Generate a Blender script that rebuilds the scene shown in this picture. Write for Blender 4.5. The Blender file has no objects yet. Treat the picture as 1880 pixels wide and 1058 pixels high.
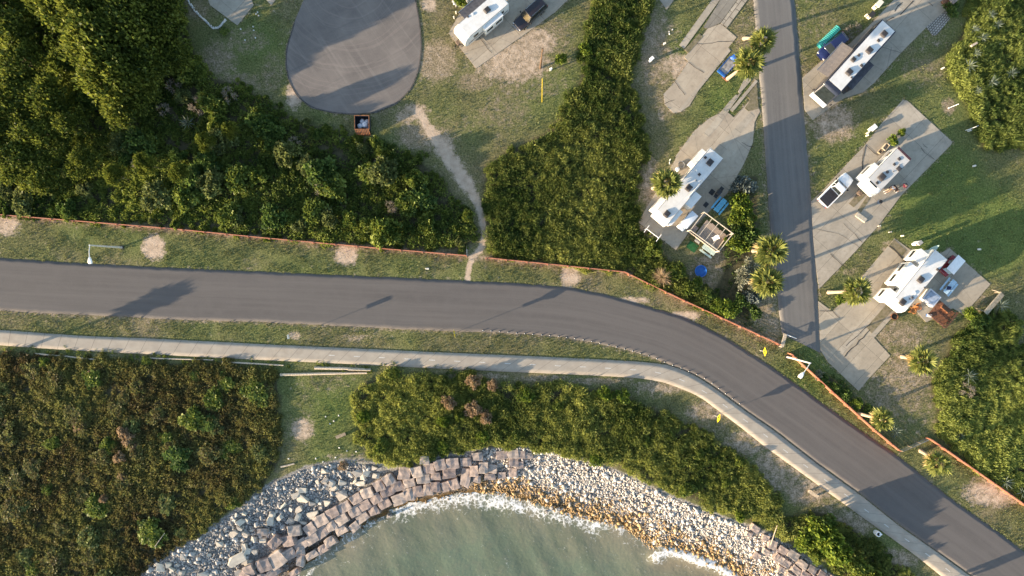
import bpy, bmesh, math, random
import numpy as np
from mathutils import Vector, Matrix
R = math.radians
random.seed(7); rng = np.random.default_rng(11)
S = bpy.context.scene
COL = S.collection
# ------------------------------------------------------------------ camera, sky, sun, exposure
K = 0.08                      # metres of ground per photo pixel
H = 100.0                     # drone height
cam = bpy.data.cameras.new('drone_camera'); cam_o = bpy.data.objects.new('drone_camera', cam); COL.objects.link(cam_o)
cam_o.location = (0, 0, H); cam_o.rotation_euler = (0, 0, 0)
cam.sensor_width = 36; cam.lens = 36 * H / (1880 * K); cam.clip_end = 1500; cam.clip_start = 1
S.camera = cam_o
SUN_EL, SUN_AZ = 11.4, 201.5     # degrees; the azimuth is counted from +X
az = R(SUN_AZ)
sdir = Vector((math.cos(az) * math.cos(R(SUN_EL)), math.sin(az) * math.cos(R(SUN_EL)), math.sin(R(SUN_EL))))
sun = bpy.data.lights.new('sun', 'SUN'); sun.energy = 5.0; sun.angle = R(0.55); sun.color = (1.0, 0.80, 0.56)
sun_o = bpy.data.objects.new('sun', sun); COL.objects.link(sun_o)
sun_o.rotation_euler = sdir.to_track_quat('Z', 'Y').to_euler(); sun_o.location = (-60, -30, 60)
W = bpy.data.worlds.new('World'); S.world = W; W.use_nodes = True
wn = W.node_tree; bg = wn.nodes['Background']; sky = wn.nodes.new('ShaderNodeTexSky'); sky.sky_type = 'NISHITA'
sky.sun_disc = False; sky.sun_elevation = R(SUN_EL); sky.sun_rotation = math.atan2(sdir.x, sdir.y)
wn.links.new(sky.outputs[0], bg.inputs[0]); bg.inputs[1].default_value = 0.15
S.view_settings.view_transform = 'Standard'; S.view_settings.look = 'None'; S.view_settings.gamma = 1
S.view_settings.exposure = 1.62
S.cycles.max_bounces = 5; S.cycles.diffuse_bounces = 3; S.cycles.transmission_bounces = 4; S.cycles.transparent_max_bounces = 6

# ------------------------------------------------------------------ coordinates: photo pixel + height -> point of the place
def g(px, py, z=0.0):
    s = K * (H - z) / H
    return ((px - 940) * s, (529 - py) * s)
def gp(poly, z=0.0): return [g(x, y, z) for x, y in poly]
def V(px, py, z=0.0):
    x, y = g(px, py, z); return Vector((x, y, z))

# ------------------------------------------------------------------ numpy helpers
def inpoly(X, Y, P):
    r = np.zeros(X.shape, bool); n = len(P)
    for i in range(n):
        x1, y1 = P[i]; x2, y2 = P[(i + 1) % n]
        if y1 == y2: continue
        c = ((y1 > Y) != (y2 > Y)) & (X < (x2 - x1) * (Y - y1) / (y2 - y1) + x1)
        r ^= c
    return r
def dline(X, Y, P, closed=False):
    d = np.full(X.shape, 1e9); n = len(P)
    for i in range(n if closed else n - 1):
        x1, y1 = P[i]; x2, y2 = P[(i + 1) % n]
        dx, dy = x2 - x1, y2 - y1; l = dx * dx + dy * dy + 1e-12
        t = np.clip(((X - x1) * dx + (Y - y1) * dy) / l, 0, 1)
        d = np.minimum(d, (X - x1 - t * dx) ** 2 + (Y - y1 - t * dy) ** 2)
    return np.sqrt(d)
def _h(i, j, s):
    v = (i.astype(np.int64) * 374761393 + j.astype(np.int64) * 668265263 + s * 974634777) & 0x7fffffff
    v = ((v ^ (v >> 13)) * 1274126177) & 0x7fffffff
    return ((v ^ (v >> 16)) & 0xffff) / 65535.0
def vn(X, Y, s=0):
    X = np.asarray(X, float); Y = np.asarray(Y, float)
    i = np.floor(X); j = np.floor(Y); u = X - i; v = Y - j; u = u * u * (3 - 2 * u); v = v * v * (3 - 2 * v)
    i = i.astype(int); j = j.astype(int)
    return (_h(i, j, s) * (1 - u) + _h(i + 1, j, s) * u) * (1 - v) + (_h(i, j + 1, s) * (1 - u) + _h(i + 1, j + 1, s) * u) * v
def fbm(X, Y, sc, s=0, o=3):
    r = 0; a = 0.5; t = 0
    for k in range(o):
        r = r + a * vn(X / sc + 17.3 * k, Y / sc + 5.1 * k, s + k); t += a; a *= .5; sc *= .5
    return r / t
def sstep(a, b, x): t = np.clip((x - a) / (b - a), 0, 1); return t * t * (3 - 2 * t)

# ------------------------------------------------------------------ materials
MATS = {}
def mat(name, col, rough=.7, var=.12, scale=6, metal=0, bump=0, col2=None, spec=.4, coat=0, trans=0, attr=None, obj_var=0):
    """procedural surface: a base colour broken up by noise (and by a stored attribute for plants)"""
    if name in MATS: return MATS[name]
    m = bpy.data.materials.new(name); m.use_nodes = True; t = m.node_tree; N = t.nodes; L = t.links
    b = N['Principled BSDF']; b.inputs['Roughness'].default_value = rough; b.inputs['Metallic'].default_value = metal
    b.inputs['Specular IOR Level'].default_value = spec
    if coat: b.inputs['Coat Weight'].default_value = coat; b.inputs['Coat Roughness'].default_value = .08
    tc = N.new('ShaderNodeTexCoord'); nz = N.new('ShaderNodeTexNoise'); nz.inputs['Scale'].default_value = scale; nz.inputs['Detail'].default_value = 5
    L.new(tc.outputs['Object'], nz.inputs['Vector'])
    c2 = col2 if col2 else tuple(max(0, c * (1 - var * 2)) for c in col)
    mx = N.new('ShaderNodeMix'); mx.data_type = 'RGBA'; mx.inputs[6].default_value = (*c2, 1); mx.inputs[7].default_value = (*col, 1)
    mr = N.new('ShaderNodeMapRange'); mr.inputs[1].default_value = .32; mr.inputs[2].default_value = .62
    L.new(nz.outputs['Fac'], mr.inputs[0])
    src = mr.outputs[0]
    if attr:
        at = N.new('ShaderNodeAttribute'); at.attribute_name = attr; src = at.outputs['Fac']
    L.new(src, mx.inputs[0]); out = mx.outputs[2]
    if obj_var:
        oi = N.new('ShaderNodeObjectInfo'); hs = N.new('ShaderNodeHueSaturation'); m2 = N.new('ShaderNodeMapRange')
        m2.inputs[3].default_value = 1 - obj_var; m2.inputs[4].default_value = 1 + obj_var
        L.new(oi.outputs['Random'], m2.inputs[0]); L.new(m2.outputs[0], hs.inputs['Value']); L.new(out, hs.inputs['Color']); out = hs.outputs[0]
        m3 = N.new('ShaderNodeMath'); m3.operation = 'MULTIPLY_ADD'; m3.inputs[1].default_value = obj_var * .12; m3.inputs[2].default_value = .5 - obj_var * .06
        L.new(oi.outputs['Random'], m3.inputs[0]); L.new(m3.outputs[0], hs.inputs['Hue'])
    L.new(out, b.inputs['Base Color'])
    if bump:
        bp = N.new('ShaderNodeBump'); bp.inputs['Strength'].default_value = bump; bp.inputs['Distance'].default_value = .05
        L.new(nz.outputs['Fac'], bp.inputs['Height']); L.new(bp.outputs[0], b.inputs['Normal'])
    if trans:
        tr = N.new('ShaderNodeBsdfTranslucent'); L.new(out, tr.inputs[0]); ms = N.new('ShaderNodeMixShader'); ms.inputs[0].default_value = trans
        L.new(b.outputs[0], ms.inputs[1]); L.new(tr.outputs[0], ms.inputs[2]); L.new(ms.outputs[0], N['Material Output'].inputs[0])
    MATS[name] = m; return m
def leafmat(name, dark, light, **k): return mat(name, light, rough=.55, col2=dark, attr='tint', trans=.38, spec=.25, **k)

# ------------------------------------------------------------------ object helpers
def tagd(o, label=None, cat=None, group=None, kind=None):
    if label: o['label'] = label
    if cat: o['category'] = cat
    if group: o['group'] = group
    if kind: o['kind'] = kind
    return o
def thing(name, label, cat, loc=(0, 0, 0), rz=0, group=None):
    o = bpy.data.objects.new(name, None); COL.objects.link(o); o.empty_display_size = .3
    o.location = loc; o.rotation_euler = (0, 0, rz)
    return tagd(o, label, cat, group)
def link(name, me, m, parent=None, loc=None, rz=None):
    if m is not None and not me.materials: me.materials.append(m)
    o = bpy.data.objects.new(name, me); COL.objects.link(o)
    if parent is not None: o.parent = parent
    if loc is not None: o.location = loc
    if rz is not None: o.rotation_euler = (0, 0, rz)
    return o
class MB:
    """collects shapes into one mesh"""
    def __init__(s): s.v = []; s.f = []
    def add(s, vs, fs):
        b = len(s.v); s.v += [tuple(p) for p in vs]; s.f += [tuple(i + b for i in f) for f in fs]; return s
    def box(s, x0, x1, y0, y1, z0, z1):
        return s.add([(x0, y0, z0), (x1, y0, z0), (x1, y1, z0), (x0, y1, z0), (x0, y0, z1), (x1, y0, z1), (x1, y1, z1), (x0, y1, z1)],
                     [(3, 2, 1, 0), (4, 5, 6, 7), (0, 1, 5, 4), (1, 2, 6, 5), (2, 3, 7, 6), (3, 0, 4, 7)])
    def prism(s, poly, z0, z1):                      # counter-clockwise outline in XY
        a = sum(poly[i][0] * poly[(i + 1) % len(poly)][1] - poly[(i + 1) % len(poly)][0] * poly[i][1] for i in range(len(poly)))
        if a < 0: poly = poly[::-1]
        n = len(poly)
        return s.add([(x, y, z0) for x, y in poly] + [(x, y, z1) for x, y in poly],
                     [tuple(range(n - 1, -1, -1)), tuple(range(n, 2 * n))] + [(i, (i + 1) % n, n + (i + 1) % n, n + i) for i in range(n)])
    def side(s, prof, y0, y1):                       # outline in XZ pushed along Y
        n = len(prof)
        return s.add([(x, y0, z) for x, z in prof] + [(x, y1, z) for x, z in prof],
                     [tuple(range(n)), tuple(range(2 * n - 1, n - 1, -1))] + [(i + n, (i + 1) % n + n, (i + 1) % n, i) for i in range(n)])
    def tube(s, pts, rad, n=8, cap=True):
        pts = [Vector(p) for p in pts]; rad = rad if isinstance(rad, (list, tuple)) else [rad] * len(pts); b = len(s.v)
        for i, p in enumerate(pts):
            d = (pts[min(i + 1, len(pts) - 1)] - pts[max(i - 1, 0)]).normalized()
            u = d.cross(Vector((0, 0, 1)) if abs(d.z) < .9 else Vector((1, 0, 0))).normalized(); w = d.cross(u)
            for k in range(n):
                a = 2 * math.pi * k / n; s.v.append(tuple(p + (u * math.cos(a) + w * math.sin(a)) * rad[i]))
        for i in range(len(pts) - 1):
            for k in range(n): s.f.append((b + i * n + k, b + i * n + (k + 1) % n, b + (i + 1) * n + (k + 1) % n, b + (i + 1) * n + k))
        if cap: s.f.append(tuple(b + k for k in range(n - 1, -1, -1))); s.f.append(tuple(b + (len(pts) - 1) * n + k for k in range(n)))
        return s
    def lathe(s, prof, n=20, c=(0, 0)):
        b = len(s.v)
        for r, z in prof:
            for k in range(n): a = 2 * math.pi * k / n; s.v.append((c[0] + r * math.cos(a), c[1] + r * math.sin(a), z))
        for i in range(len(prof) - 1):
            for k in range(n): s.f.append((b + i * n + k, b + i * n + (k + 1) % n, b + (i + 1) * n + (k + 1) % n, b + (i + 1) * n + k))
        s.f.append(tuple(b + k for k in range(n - 1, -1, -1))); s.f.append(tuple(b + (len(prof) - 1) * n + k for k in range(n)))
        return s
    def mesh(s, name, bevel=0, seg=2, smooth=False):
        me = bpy.data.meshes.new(name); me.from_pydata(s.v, [], s.f); me.update()
        if bevel or smooth:
            bm = bmesh.new(); bm.from_mesh(me); bmesh.ops.remove_doubles(bm, verts=bm.verts, dist=1e-5)
            if bevel:
                es = [e for e in bm.edges if len(e.link_faces) == 2 and e.calc_face_angle(0) > .5]
                bmesh.ops.bevel(bm, geom=es, offset=bevel, segments=seg, affect='EDGES', profile=.5)
            if smooth:
                for f in bm.faces: f.smooth = True
                for e in bm.edges:
                    if len(e.link_faces) == 2 and e.calc_face_angle(0) > .9: e.smooth = False
            bm.to_mesh(me); bm.free()
        return me
    def build(s, name, m, parent=None, bevel=0, seg=2, smooth=False, loc=None, rz=None):
        return link(name, s.mesh(name, bevel, seg, smooth), m, parent, loc, rz)
def copy_tree(o, loc=None, rz=None, parent=None, label=None, group=None):
    c = o.copy(); COL.objects.link(c)
    if parent is not None: c.parent = parent
    if loc is not None: c.location = loc
    if rz is not None: c.rotation_euler = (0, 0, rz)
    if label: c['label'] = label
    if group: c['group'] = group
    for ch in list(o.children): copy_tree(ch, parent=c)
    return c
def npmesh(name, VV, F, attrs=None, smooth=False):
    """mesh from arrays; F is (n,k) with constant k"""
    me = bpy.data.meshes.new(name); n, k = F.shape
    me.vertices.add(len(VV)); me.vertices.foreach_set('co', np.ascontiguousarray(VV, np.float32).ravel())
    me.loops.add(n * k); me.loops.foreach_set('vertex_index', np.ascontiguousarray(F, np.int32).ravel())
    me.polygons.add(n); me.polygons.foreach_set('loop_start', np.arange(0, n * k, k, dtype=np.int32))
    if smooth: me.polygons.foreach_set('use_smooth', np.ones(n, bool))
    for a, d in (attrs or {}).items():
        at = me.attributes.new(a, 'FLOAT', 'POINT'); at.data.foreach_set('value', np.ascontiguousarray(d, np.float32).ravel())
    me.update(calc_edges=True); return me
def blades(name, P, D, wid, tint, sag=.12, rnd=None):
    """leaf blades: root P, direction*length D, half width wid; four corners each"""
    n = len(P); L = np.linalg.norm(D, axis=1, keepdims=True) + 1e-9; d = D / L
    q = rng.normal(size=(n, 3)); s = np.cross(d, q); s /= np.linalg.norm(s, axis=1, keepdims=True) + 1e-9
    w = np.asarray(wid).reshape(-1, 1) * s; nn = np.cross(d, s)
    a = P; b = P + D * .45 + w + nn * L * sag; c = P + D; e = P + D * .45 - w + nn * L * sag
    VV = np.stack([a, b, c, e], 1).reshape(-1, 3); F = np.arange(4 * n).reshape(n, 4)
    return npmesh(name, VV, F, {'tint': np.repeat(tint, 4)})
# ------------------------------------------------------------------ outlines traced in photo pixels
TOPL = [(60, 1260), (180, 1120), (235, 1062), (290, 1026), (360, 985), (430, 938), (495, 888), (560, 858), (640, 842), (700, 852), (780, 846), (880, 826), (1000, 822), (1060, 838), (1140, 868), (1235, 912), (1335, 952), (1420, 982), (1500, 1036), (1570, 1090), (1680, 1170), (1800, 1300)]
WATL = [(380, 1260), (470, 1130), (545, 1052), (590, 1012), (640, 985), (690, 955), (720, 938), (760, 925), (830, 912), (900, 905), (960, 915), (1020, 938), (1090, 955), (1140, 965), (1175, 985), (1200, 1010), (1250, 1013), (1290, 1028), (1340, 1052), (1390, 1095), (1470, 1170), (1560, 1300)]
WZ = -2.4
topw = gp(TOPL); watw = gp(WATL, WZ)
topP = topw + [(90, -400), (-90, -400)]; watP = watw + [(60, -400), (-60, -400)]
def zfun(X, Y):
    X = np.asarray(X, float); Y = np.asarray(Y, float)
    inS = inpoly(X, Y, topP); inW = inpoly(X, Y, watP); dt = dline(X, Y, topw); dw = dline(X, Y, watw)
    t = dt / (dt + dw + 1e-6)
    z = np.where(~inS, 0, np.where(inW, WZ - np.minimum(.22 * dw, 2.5), WZ * (t ** .85)))
    return z
def gz(px, py, lift=0.0):
    """ground point under a pixel, on the slope too"""
    z = 0.0
    for _ in range(4):
        x, y = g(px, py, z); z = float(zfun(np.array([x]), np.array([y]))[0])
    return Vector((x, y, z + lift))
ROAD_U = [(-120, 468), (0, 474), (166, 484.6), (225, 488), (480, 499.5), (700, 509), (950, 520), (1050, 528), (1103, 539), (1170, 557), (1251, 581), (1302, 604), (1348, 630), (1384, 653), (1420, 676), (1459, 704), (1515, 745), (1576, 788), (1645, 835), (1699, 879), (1765, 931), (1834, 978), (1880, 1013), (1990, 1098)]
ROAD_L = [(-120, 564), (0, 570), (64, 575), (212, 581), (332, 588), (480, 591.5), (592, 597), (725, 604), (827, 608), (950, 613), (1024, 618), (1093, 630), (1144, 641), (1195, 655), (1221, 667), (1249, 676), (1280, 690), (1305, 706), (1323, 719), (1374, 757), (1420, 788), (1489, 842), (1543, 881), (1584, 910.5), (1655, 967), (1706, 1002), (1783, 1057), (1870, 1120)]
WALK_U = [(-120, 600), (0, 606), (153, 617), (276, 621.6), (480, 632), (707, 642.5), (827, 648), (950, 653), (1080, 659), (1172, 664), (1221, 669), (1249, 677.5), (1279, 691.5), (1304, 707.5), (1322, 720.5), (1373, 758.5), (1419, 789.5), (1488, 843.5), (1542, 882.5), (1583, 912), (1654, 968.5), (1705, 1003.5), (1782, 1058.5), (1868, 1121)]
WALK_L = [(-120, 628), (0, 634), (120, 642.5), (225, 648), (480, 661), (613, 667), (751, 674), (940, 683), (1080, 689), (1170, 694), (1216, 701), (1259, 717), (1285, 729), (1323, 757), (1364, 788), (1400, 817), (1451, 854), (1520, 904), (1612, 970.5), (1681, 1020), (1724, 1055), (1800, 1112)]
CUL = [(560, -5), (540, 42), (525, 90), (524, 120), (530, 150), (545, 178), (572, 199), (610, 208), (650, 211.5), (690, 208), (728, 192), (757, 163), (771, 125), (775, 85), (772, 45), (764, 0), (740, -60), (660, -90), (590, -60)]
STREET_L = [(1378, -80), (1383, 0), (1394, 130), (1404, 270), (1415, 430), (1427, 540), (1433, 600), (1436, 614)]
STREET_R = [(1455, -80), (1458, 0), (1470, 130), (1478, 240), (1490, 370), (1497, 470), (1502, 560), (1506, 640), (1506, 648)]
PADS = {
 'travel_trailer': [(823.5, 61.5), (874, 126), (982, 50), (1020, 22), (1042, 0), (1070, -45), (890, -60)],
 'empty_site': [(1236, 208), (1220, 192), (1218, 173), (1239, 150), (1263, 113), (1256, 106), (1278, 81), (1299, 53), (1323, 44), (1352, 69), (1337, 88), (1341, 93), (1299, 139.5), (1265, 195), (1249, 206)],
 'fifth_wheel': [(1331, 203), (1347, 216), (1385, 175), (1395, 205), (1385, 225), (1382, 262), (1366, 300), (1336, 354), (1265, 426), (1241, 459), (1171, 408), (1206, 350), (1240, 293), (1241, 286), (1275, 240), (1303, 217)],
 'motorhome': [(1473, 143), (1477, 202), (1492, 221), (1534, 190), (1551, 180), (1584, 170), (1604, 153), (1653, 98), (1699, 52), (1740, 15), (1770, -40), (1665, -45), (1641, 0), (1597, 46), (1560, 80), (1510, 110)],
 'small_trailer': [(1657, 184), (1665, 185), (1748, 261), (1744, 268), (1655, 358), (1612, 415), (1570, 462), (1503, 531), (1499, 500), (1493, 440), (1489, 370), (1510, 350), (1553, 303), (1586, 269), (1619, 226)],
 'hot_tub_site': [(1631, 451), (1642, 438), (1700, 480), (1743, 456), (1818, 522), (1769, 578), (1749, 566), (1700, 592), (1668, 556), (1637, 585), (1601, 617), (1634, 653), (1594, 696), (1576, 718), (1520, 665), (1506, 643), (1502, 553), (1528, 572), (1553, 548), (1580, 511)],
 'corner_slab': [(372, -25), (386, 10), (436, 47), (466, 10), (452, -25)],
 'small_corner_slab': [(478, -12), (498, 10), (508, -2), (500, -22)],
 'upper_slab': [(1205, -8), (1224, 18.5), (1246, -12)],
}
STRIPS = [  # narrow older slabs and paver lanes: outline, kind
 ([(1314, -10), (1247, 83), (1256, 90), (1329, -10)], 'concrete'),
 ([(1363, -12), (1323, 43), (1334, 52), (1381, -12)], 'paver'),
 ([(1330, -12), (1291, 51), (1299, 53), (1322, 43), (1362, -12)], 'concrete_dark'),
 ([(1387, 147), (1391, 150), (1345, 206), (1340, 202)], 'concrete'),
 ([(1366, 146), (1377, 143), (1379, 147), (1366, 163), (1357, 172), (1355, 168)], 'concrete'),
 ([(1343, 182), (1341, 190), (1347, 186), (1354, 178), (1351, 174)], 'concrete'),
 ([(1700, 50), (1736, 20), (1744, 34), (1720, 64), (1712, 66)], 'cobble'),
 ([(1466, 150), (1455, 160), (1470, 230), (1476, 240)], 'none'),
]
BARE = [ # worn places: x, y, rx, ry, strength, sand(1)/straw(0)
 (282, 455, 23, 25, 1.0, .95), (8, 414, 30, 22, .9, .9), (635, 468, 24, 22, .95, .9), (1047, 506, 20, 24, .95, .9), (1820, 905, 58, 28, .85, .9), (555, 789, 24, 24, .9, .75), (1160, 552, 40, 8, .8, 1), (1255, 580, 34, 9, .9, 1),
 (800, 112, 42, 44, .9, .35), (940, 110, 75, 46, 1.15, .55), (985, 75, 45, 25, 1.0, .6), (870, 150, 40, 22, .7, .2), (788, 10, 14, 14, 1, .8), (1245, 122, 30, 26, .9, .7), (1215, 205, 10, 22, .6, .6), (1530, 226, 44, 40, .9, .55), (1660, 690, 70, 55, .7, .45),
 (1195, 345, 22, 55, .8, .5), (1300, 500, 40, 45, .6, .4), (1350, 500, 40, 60, .6, .4), (1650, 615, 60, 30, .7, .4), (1560, 500, 14, 8, .7, .5), (1742, 195, 16, 18, .8, .4), (1710, 60, 40, 40, .4, .4), (1630, 455, 20, 12, .6, .6), (1675, 720, 90, 60, .5, .35), (1690, 760, 60, 50, .4, .3),
 (540, 175, 16, 26, 1, .8), (760, 205, 30, 16, .9, .6), (745, 215, 24, 16, .8, .55), (770, 250, 50, 30, .8, .3), (812, 262, 24, 20, .9, .7), (975, 155, 90, 40, .45, .2), (1030, 90, 40, 60, .45, .2), (1215, 60, 40, 40, .5, .35), (1210, 130, 40, 50, .5, .25), (1435, 470, 10, 160, .5, .4), (1385, 190, 10, 60, .7, .4), (1483, 200, 8, 80, .5, .5),
 (1440, 870, 60, 45, .7, .5), (1530, 940, 60, 30, .5, .5), (1490, 890, 30, 14, .7, .6), (1600, 1020, 40, 20, .5, .5), (1340, 790, 60, 30, .4, .4), (690, 830, 30, 20, .7, .5), (640, 838, 60, 8, .5, .6), (640, 676, 30, 8, .5, .4), (540, 616, 12, 8, .8, .9), (655, 620, 30, 7, .6, .6), (1195, 725, 40, 12, .4, .5), (1760, 560, 10, 10, .5, .4), (1220, 710, 60, 14, .8, .45), (1300, 755, 50, 22, .75, .45), (1375, 815, 50, 26, .8, .5), (1420, 850, 40, 30, .8, .5), (1480, 905, 50, 26, .8, .5), (1560, 965, 50, 26, .8, .45), (1640, 1030, 50, 26, .8, .45), (1000, 695, 60, 8, .7, .4), (1100, 700, 70, 8, .7, .4), (900, 690, 40, 6, .7, .4), (1200, 90, 36, 90, .75, .3), (1230, 180, 30, 40, .5, .3), (1190, 420, 24, 30, .8, .45), (1330, 480, 60, 30, .7, .4), (1400, 560, 30, 60, .7, .4), (1420, 600, 22, 30, .7, .4), (1640, 720, 70, 60, .6, .35), (930, 200, 60, 40, .5, .15), (1010, 60, 50, 40, .6, .25), (1290, 150, 14, 30, .3, .2), (560, 730, 30, 60, .35, .2), (455, 75, 50, 30, .5, .15), (400, 110, 40, 40, .65, .25), (500, 130, 30, 50, .45, .15), (360, 20, 24, 20, .6, .2), (430, 150, 60, 20, .6, .2), (850, 225, 60, 30, .3, .1), (1700, 250, 30, 30, .3, .1), (600, 700, 60, 30, .4, .2), (1360, 60, 30, 40, .45, .25), (1500, 60, 40, 70, .35, .15), (1700, 130, 60, 40, .4, .25), (1790, 545, 26, 30, .55, .3),
]
PATHS = [([(768, 205), (790, 240), (812, 272), (838, 310), (862, 345), (878, 375), (887, 405), (890, 432), (882, 460), (868, 470), (862, 486), (858, 512)], [7, 8, 13, 15, 9, 6, 5, 6, 5, 5, 5, 5])]
LITTER = [  # ground under thickets
 [(-80, -80), (330, -80), (345, 60), (380, 135), (430, 150), (500, 190), (545, 218), (640, 245), (700, 258), (770, 288), (828, 345), (866, 400), (876, 440), (850, 464), (700, 455), (480, 436), (250, 412), (100, 402), (-80, 394)],
 [(1092, -60), (1195, -60), (1190, 40), (1165, 100), (1160, 160), (1175, 215), (1195, 260), (1180, 320), (1160, 380), (1175, 425), (1200, 450), (1245, 490), (1265, 520), (1310, 545), (1335, 572), (1310, 578), (1240, 545), (1150, 497), (1040, 489), (900, 471), (893, 440), (882, 370), (890, 310), (940, 270), (1000, 240), (1040, 190), (1065, 140), (1078, 60)],
 [(-80, 648), (120, 656), (250, 661), (420, 668), (508, 674), (516, 730), (513, 800), (516, 850), (488, 892), (428, 937), (358, 987), (280, 1032), (225, 1080), (150, 1160), (-80, 1160)],
 [(655, 705), (715, 684), (800, 692), (860, 688), (905, 703), (960, 712), (1040, 703), (1120, 718), (1200, 748), (1290, 792), (1370, 842), (1425, 902), (1438, 945), (1420, 972), (1330, 945), (1230, 900), (1130, 852), (1040, 832), (960, 824), (880, 828), (810, 838), (740, 856), (690, 850), (655, 800), (645, 750)],
 [(1420, 965), (1450, 945), (1500, 935), (1560, 962), (1620, 1012), (1680, 1062), (1740, 1130), (1640, 1130), (1545, 1058), (1490, 1012), (1425, 982)],
 [(1778, -60), (1960, -60), (1960, 275), (1870, 268), (1800, 275), (1785, 215), (1740, 140), (1745, 90), (1775, 40)],
 [(1770, 600), (1800, 575), (1835, 570), (1865, 582), (1868, 640), (1960, 640), (1960, 1000), (1880, 922), (1800, 862), (1712, 798), (1718, 770), (1708, 700), (1740, 640)],
 [(1325, 500), (1345, 320), (1395, 320), (1392, 450), (1385, 470), (1380, 590), (1410, 620), (1330, 575), (1300, 545)],
 [(1500, 680), (1530, 690), (1620, 770), (1640, 810), (1560, 752)],
]
# ------------------------------------------------------------------ ground: one sheet, flat on land, falling to the sea
def axis(a, b, st, ext):
    m = np.arange(a, b + st / 2, st); o = np.array(ext)
    return np.concatenate([a - o[::-1], m, b + o])
ext = [1, 2.5, 5, 9, 16, 28, 50, 90, 160, 300]
xs = axis(-80, 80, .36, ext); ys = axis(-47, 46, .36, ext)
GX, GY = np.meshgrid(xs, ys)
ZZ = zfun(GX, GY); slope = ZZ < -.02
sand = np.zeros_like(GX); dry = np.zeros_like(GX)
for (x, y, rx, ry, st, sd) in BARE:
    cx, cy = g(x, y); q = ((GX - cx) / (rx * K)) ** 2 + ((GY - cy) / (ry * K)) ** 2
    f = st * np.clip(1.35 - q ** .75 * .95, 0, 1)
    sand = np.maximum(sand, f * sd); dry = np.maximum(dry, f)
for pl, rr in PATHS:
    w = gp(pl)
    for i in range(len(w) - 1):
        d = dline(GX, GY, [w[i], w[i + 1]]); r = (rr[i] + rr[i + 1]) / 2 * K
        f = np.clip(1.6 - d / r * 1.05, 0, 1.2); sand = np.maximum(sand, f * .95)
PP = {k: gp(v) for k, v in PADS.items()}
for k, p in PP.items():                          # worn rim along the slabs
    d = dline(GX, GY, p, True); dry = np.maximum(dry, .55 * np.exp(-d / .5)); sand = np.maximum(sand, .25 * np.exp(-d / .35))
for pl, w, a in ((ROAD_U, .5, .45), (ROAD_L, .6, .75), (STREET_L, 1.2, .6), (STREET_R, 1.2, .6), (CUL, .7, .5)):
    d = dline(GX, GY, gp(pl), pl is CUL); dry = np.maximum(dry, a * np.exp(-d / w)); sand = np.maximum(sand, .35 * a * np.exp(-d / w))
fenceline = [(-80, 392), (0, 395), (320, 421), (857, 470), (893, 475), (1145, 500), (1432, 632)]
d = dline(GX, GY, gp(fenceline)); sand = np.maximum(sand, .5 * np.exp(-d / .35)); dry = np.maximum(dry, .9 * np.exp(-d / .8))
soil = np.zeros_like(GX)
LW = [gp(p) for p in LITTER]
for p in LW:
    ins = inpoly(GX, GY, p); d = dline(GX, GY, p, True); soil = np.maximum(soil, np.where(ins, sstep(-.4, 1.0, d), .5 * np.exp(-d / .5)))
gravel = np.where(slope, 1.0, np.exp(-dline(GX, GY, topw) / .6) * .8)
lush = fbm(GX, GY, 9, 3) * .8 + .1
for (x, y, r, a) in ((1330, 190, 60, .5), (1740, 400, 120, .45), (1700, 330, 100, .35), (640, 740, 80, .2), (480, 60, 90, .15), (820, 230, 70, .2), (1480, 700, 60, .4), (1150, 640, 70, .35), (430, 100, 90, .1), (1560, 300, 60, .25), (1650, 800, 60, .2), (1850, 420, 80, .5), (1600, 100, 50, .3)):
    cx, cy = g(x, y); lush = lush + a * np.exp(-((GX - cx) ** 2 + (GY - cy) ** 2) / (r * K) ** 2)
tide = np.exp(-dline(GX, GY, watw) / 2.0)
nx, ny = len(xs), len(ys)
idx = np.arange(nx * ny).reshape(ny, nx)
FQ = np.stack([idx[:-1, :-1], idx[:-1, 1:], idx[1:, 1:], idx[1:, :-1]], -1).reshape(-1, 4)
Zg = ZZ + np.where(slope, (fbm(GX, GY, 1.2, 5) - .5) * .35, 0)
me = npmesh('ground', np.stack([GX, GY, Zg], -1).reshape(-1, 3), FQ, {'sand': sand, 'dry': dry, 'soil': soil, 'gravel': gravel, 'lush': lush, 'tide': tide}, True)
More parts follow.
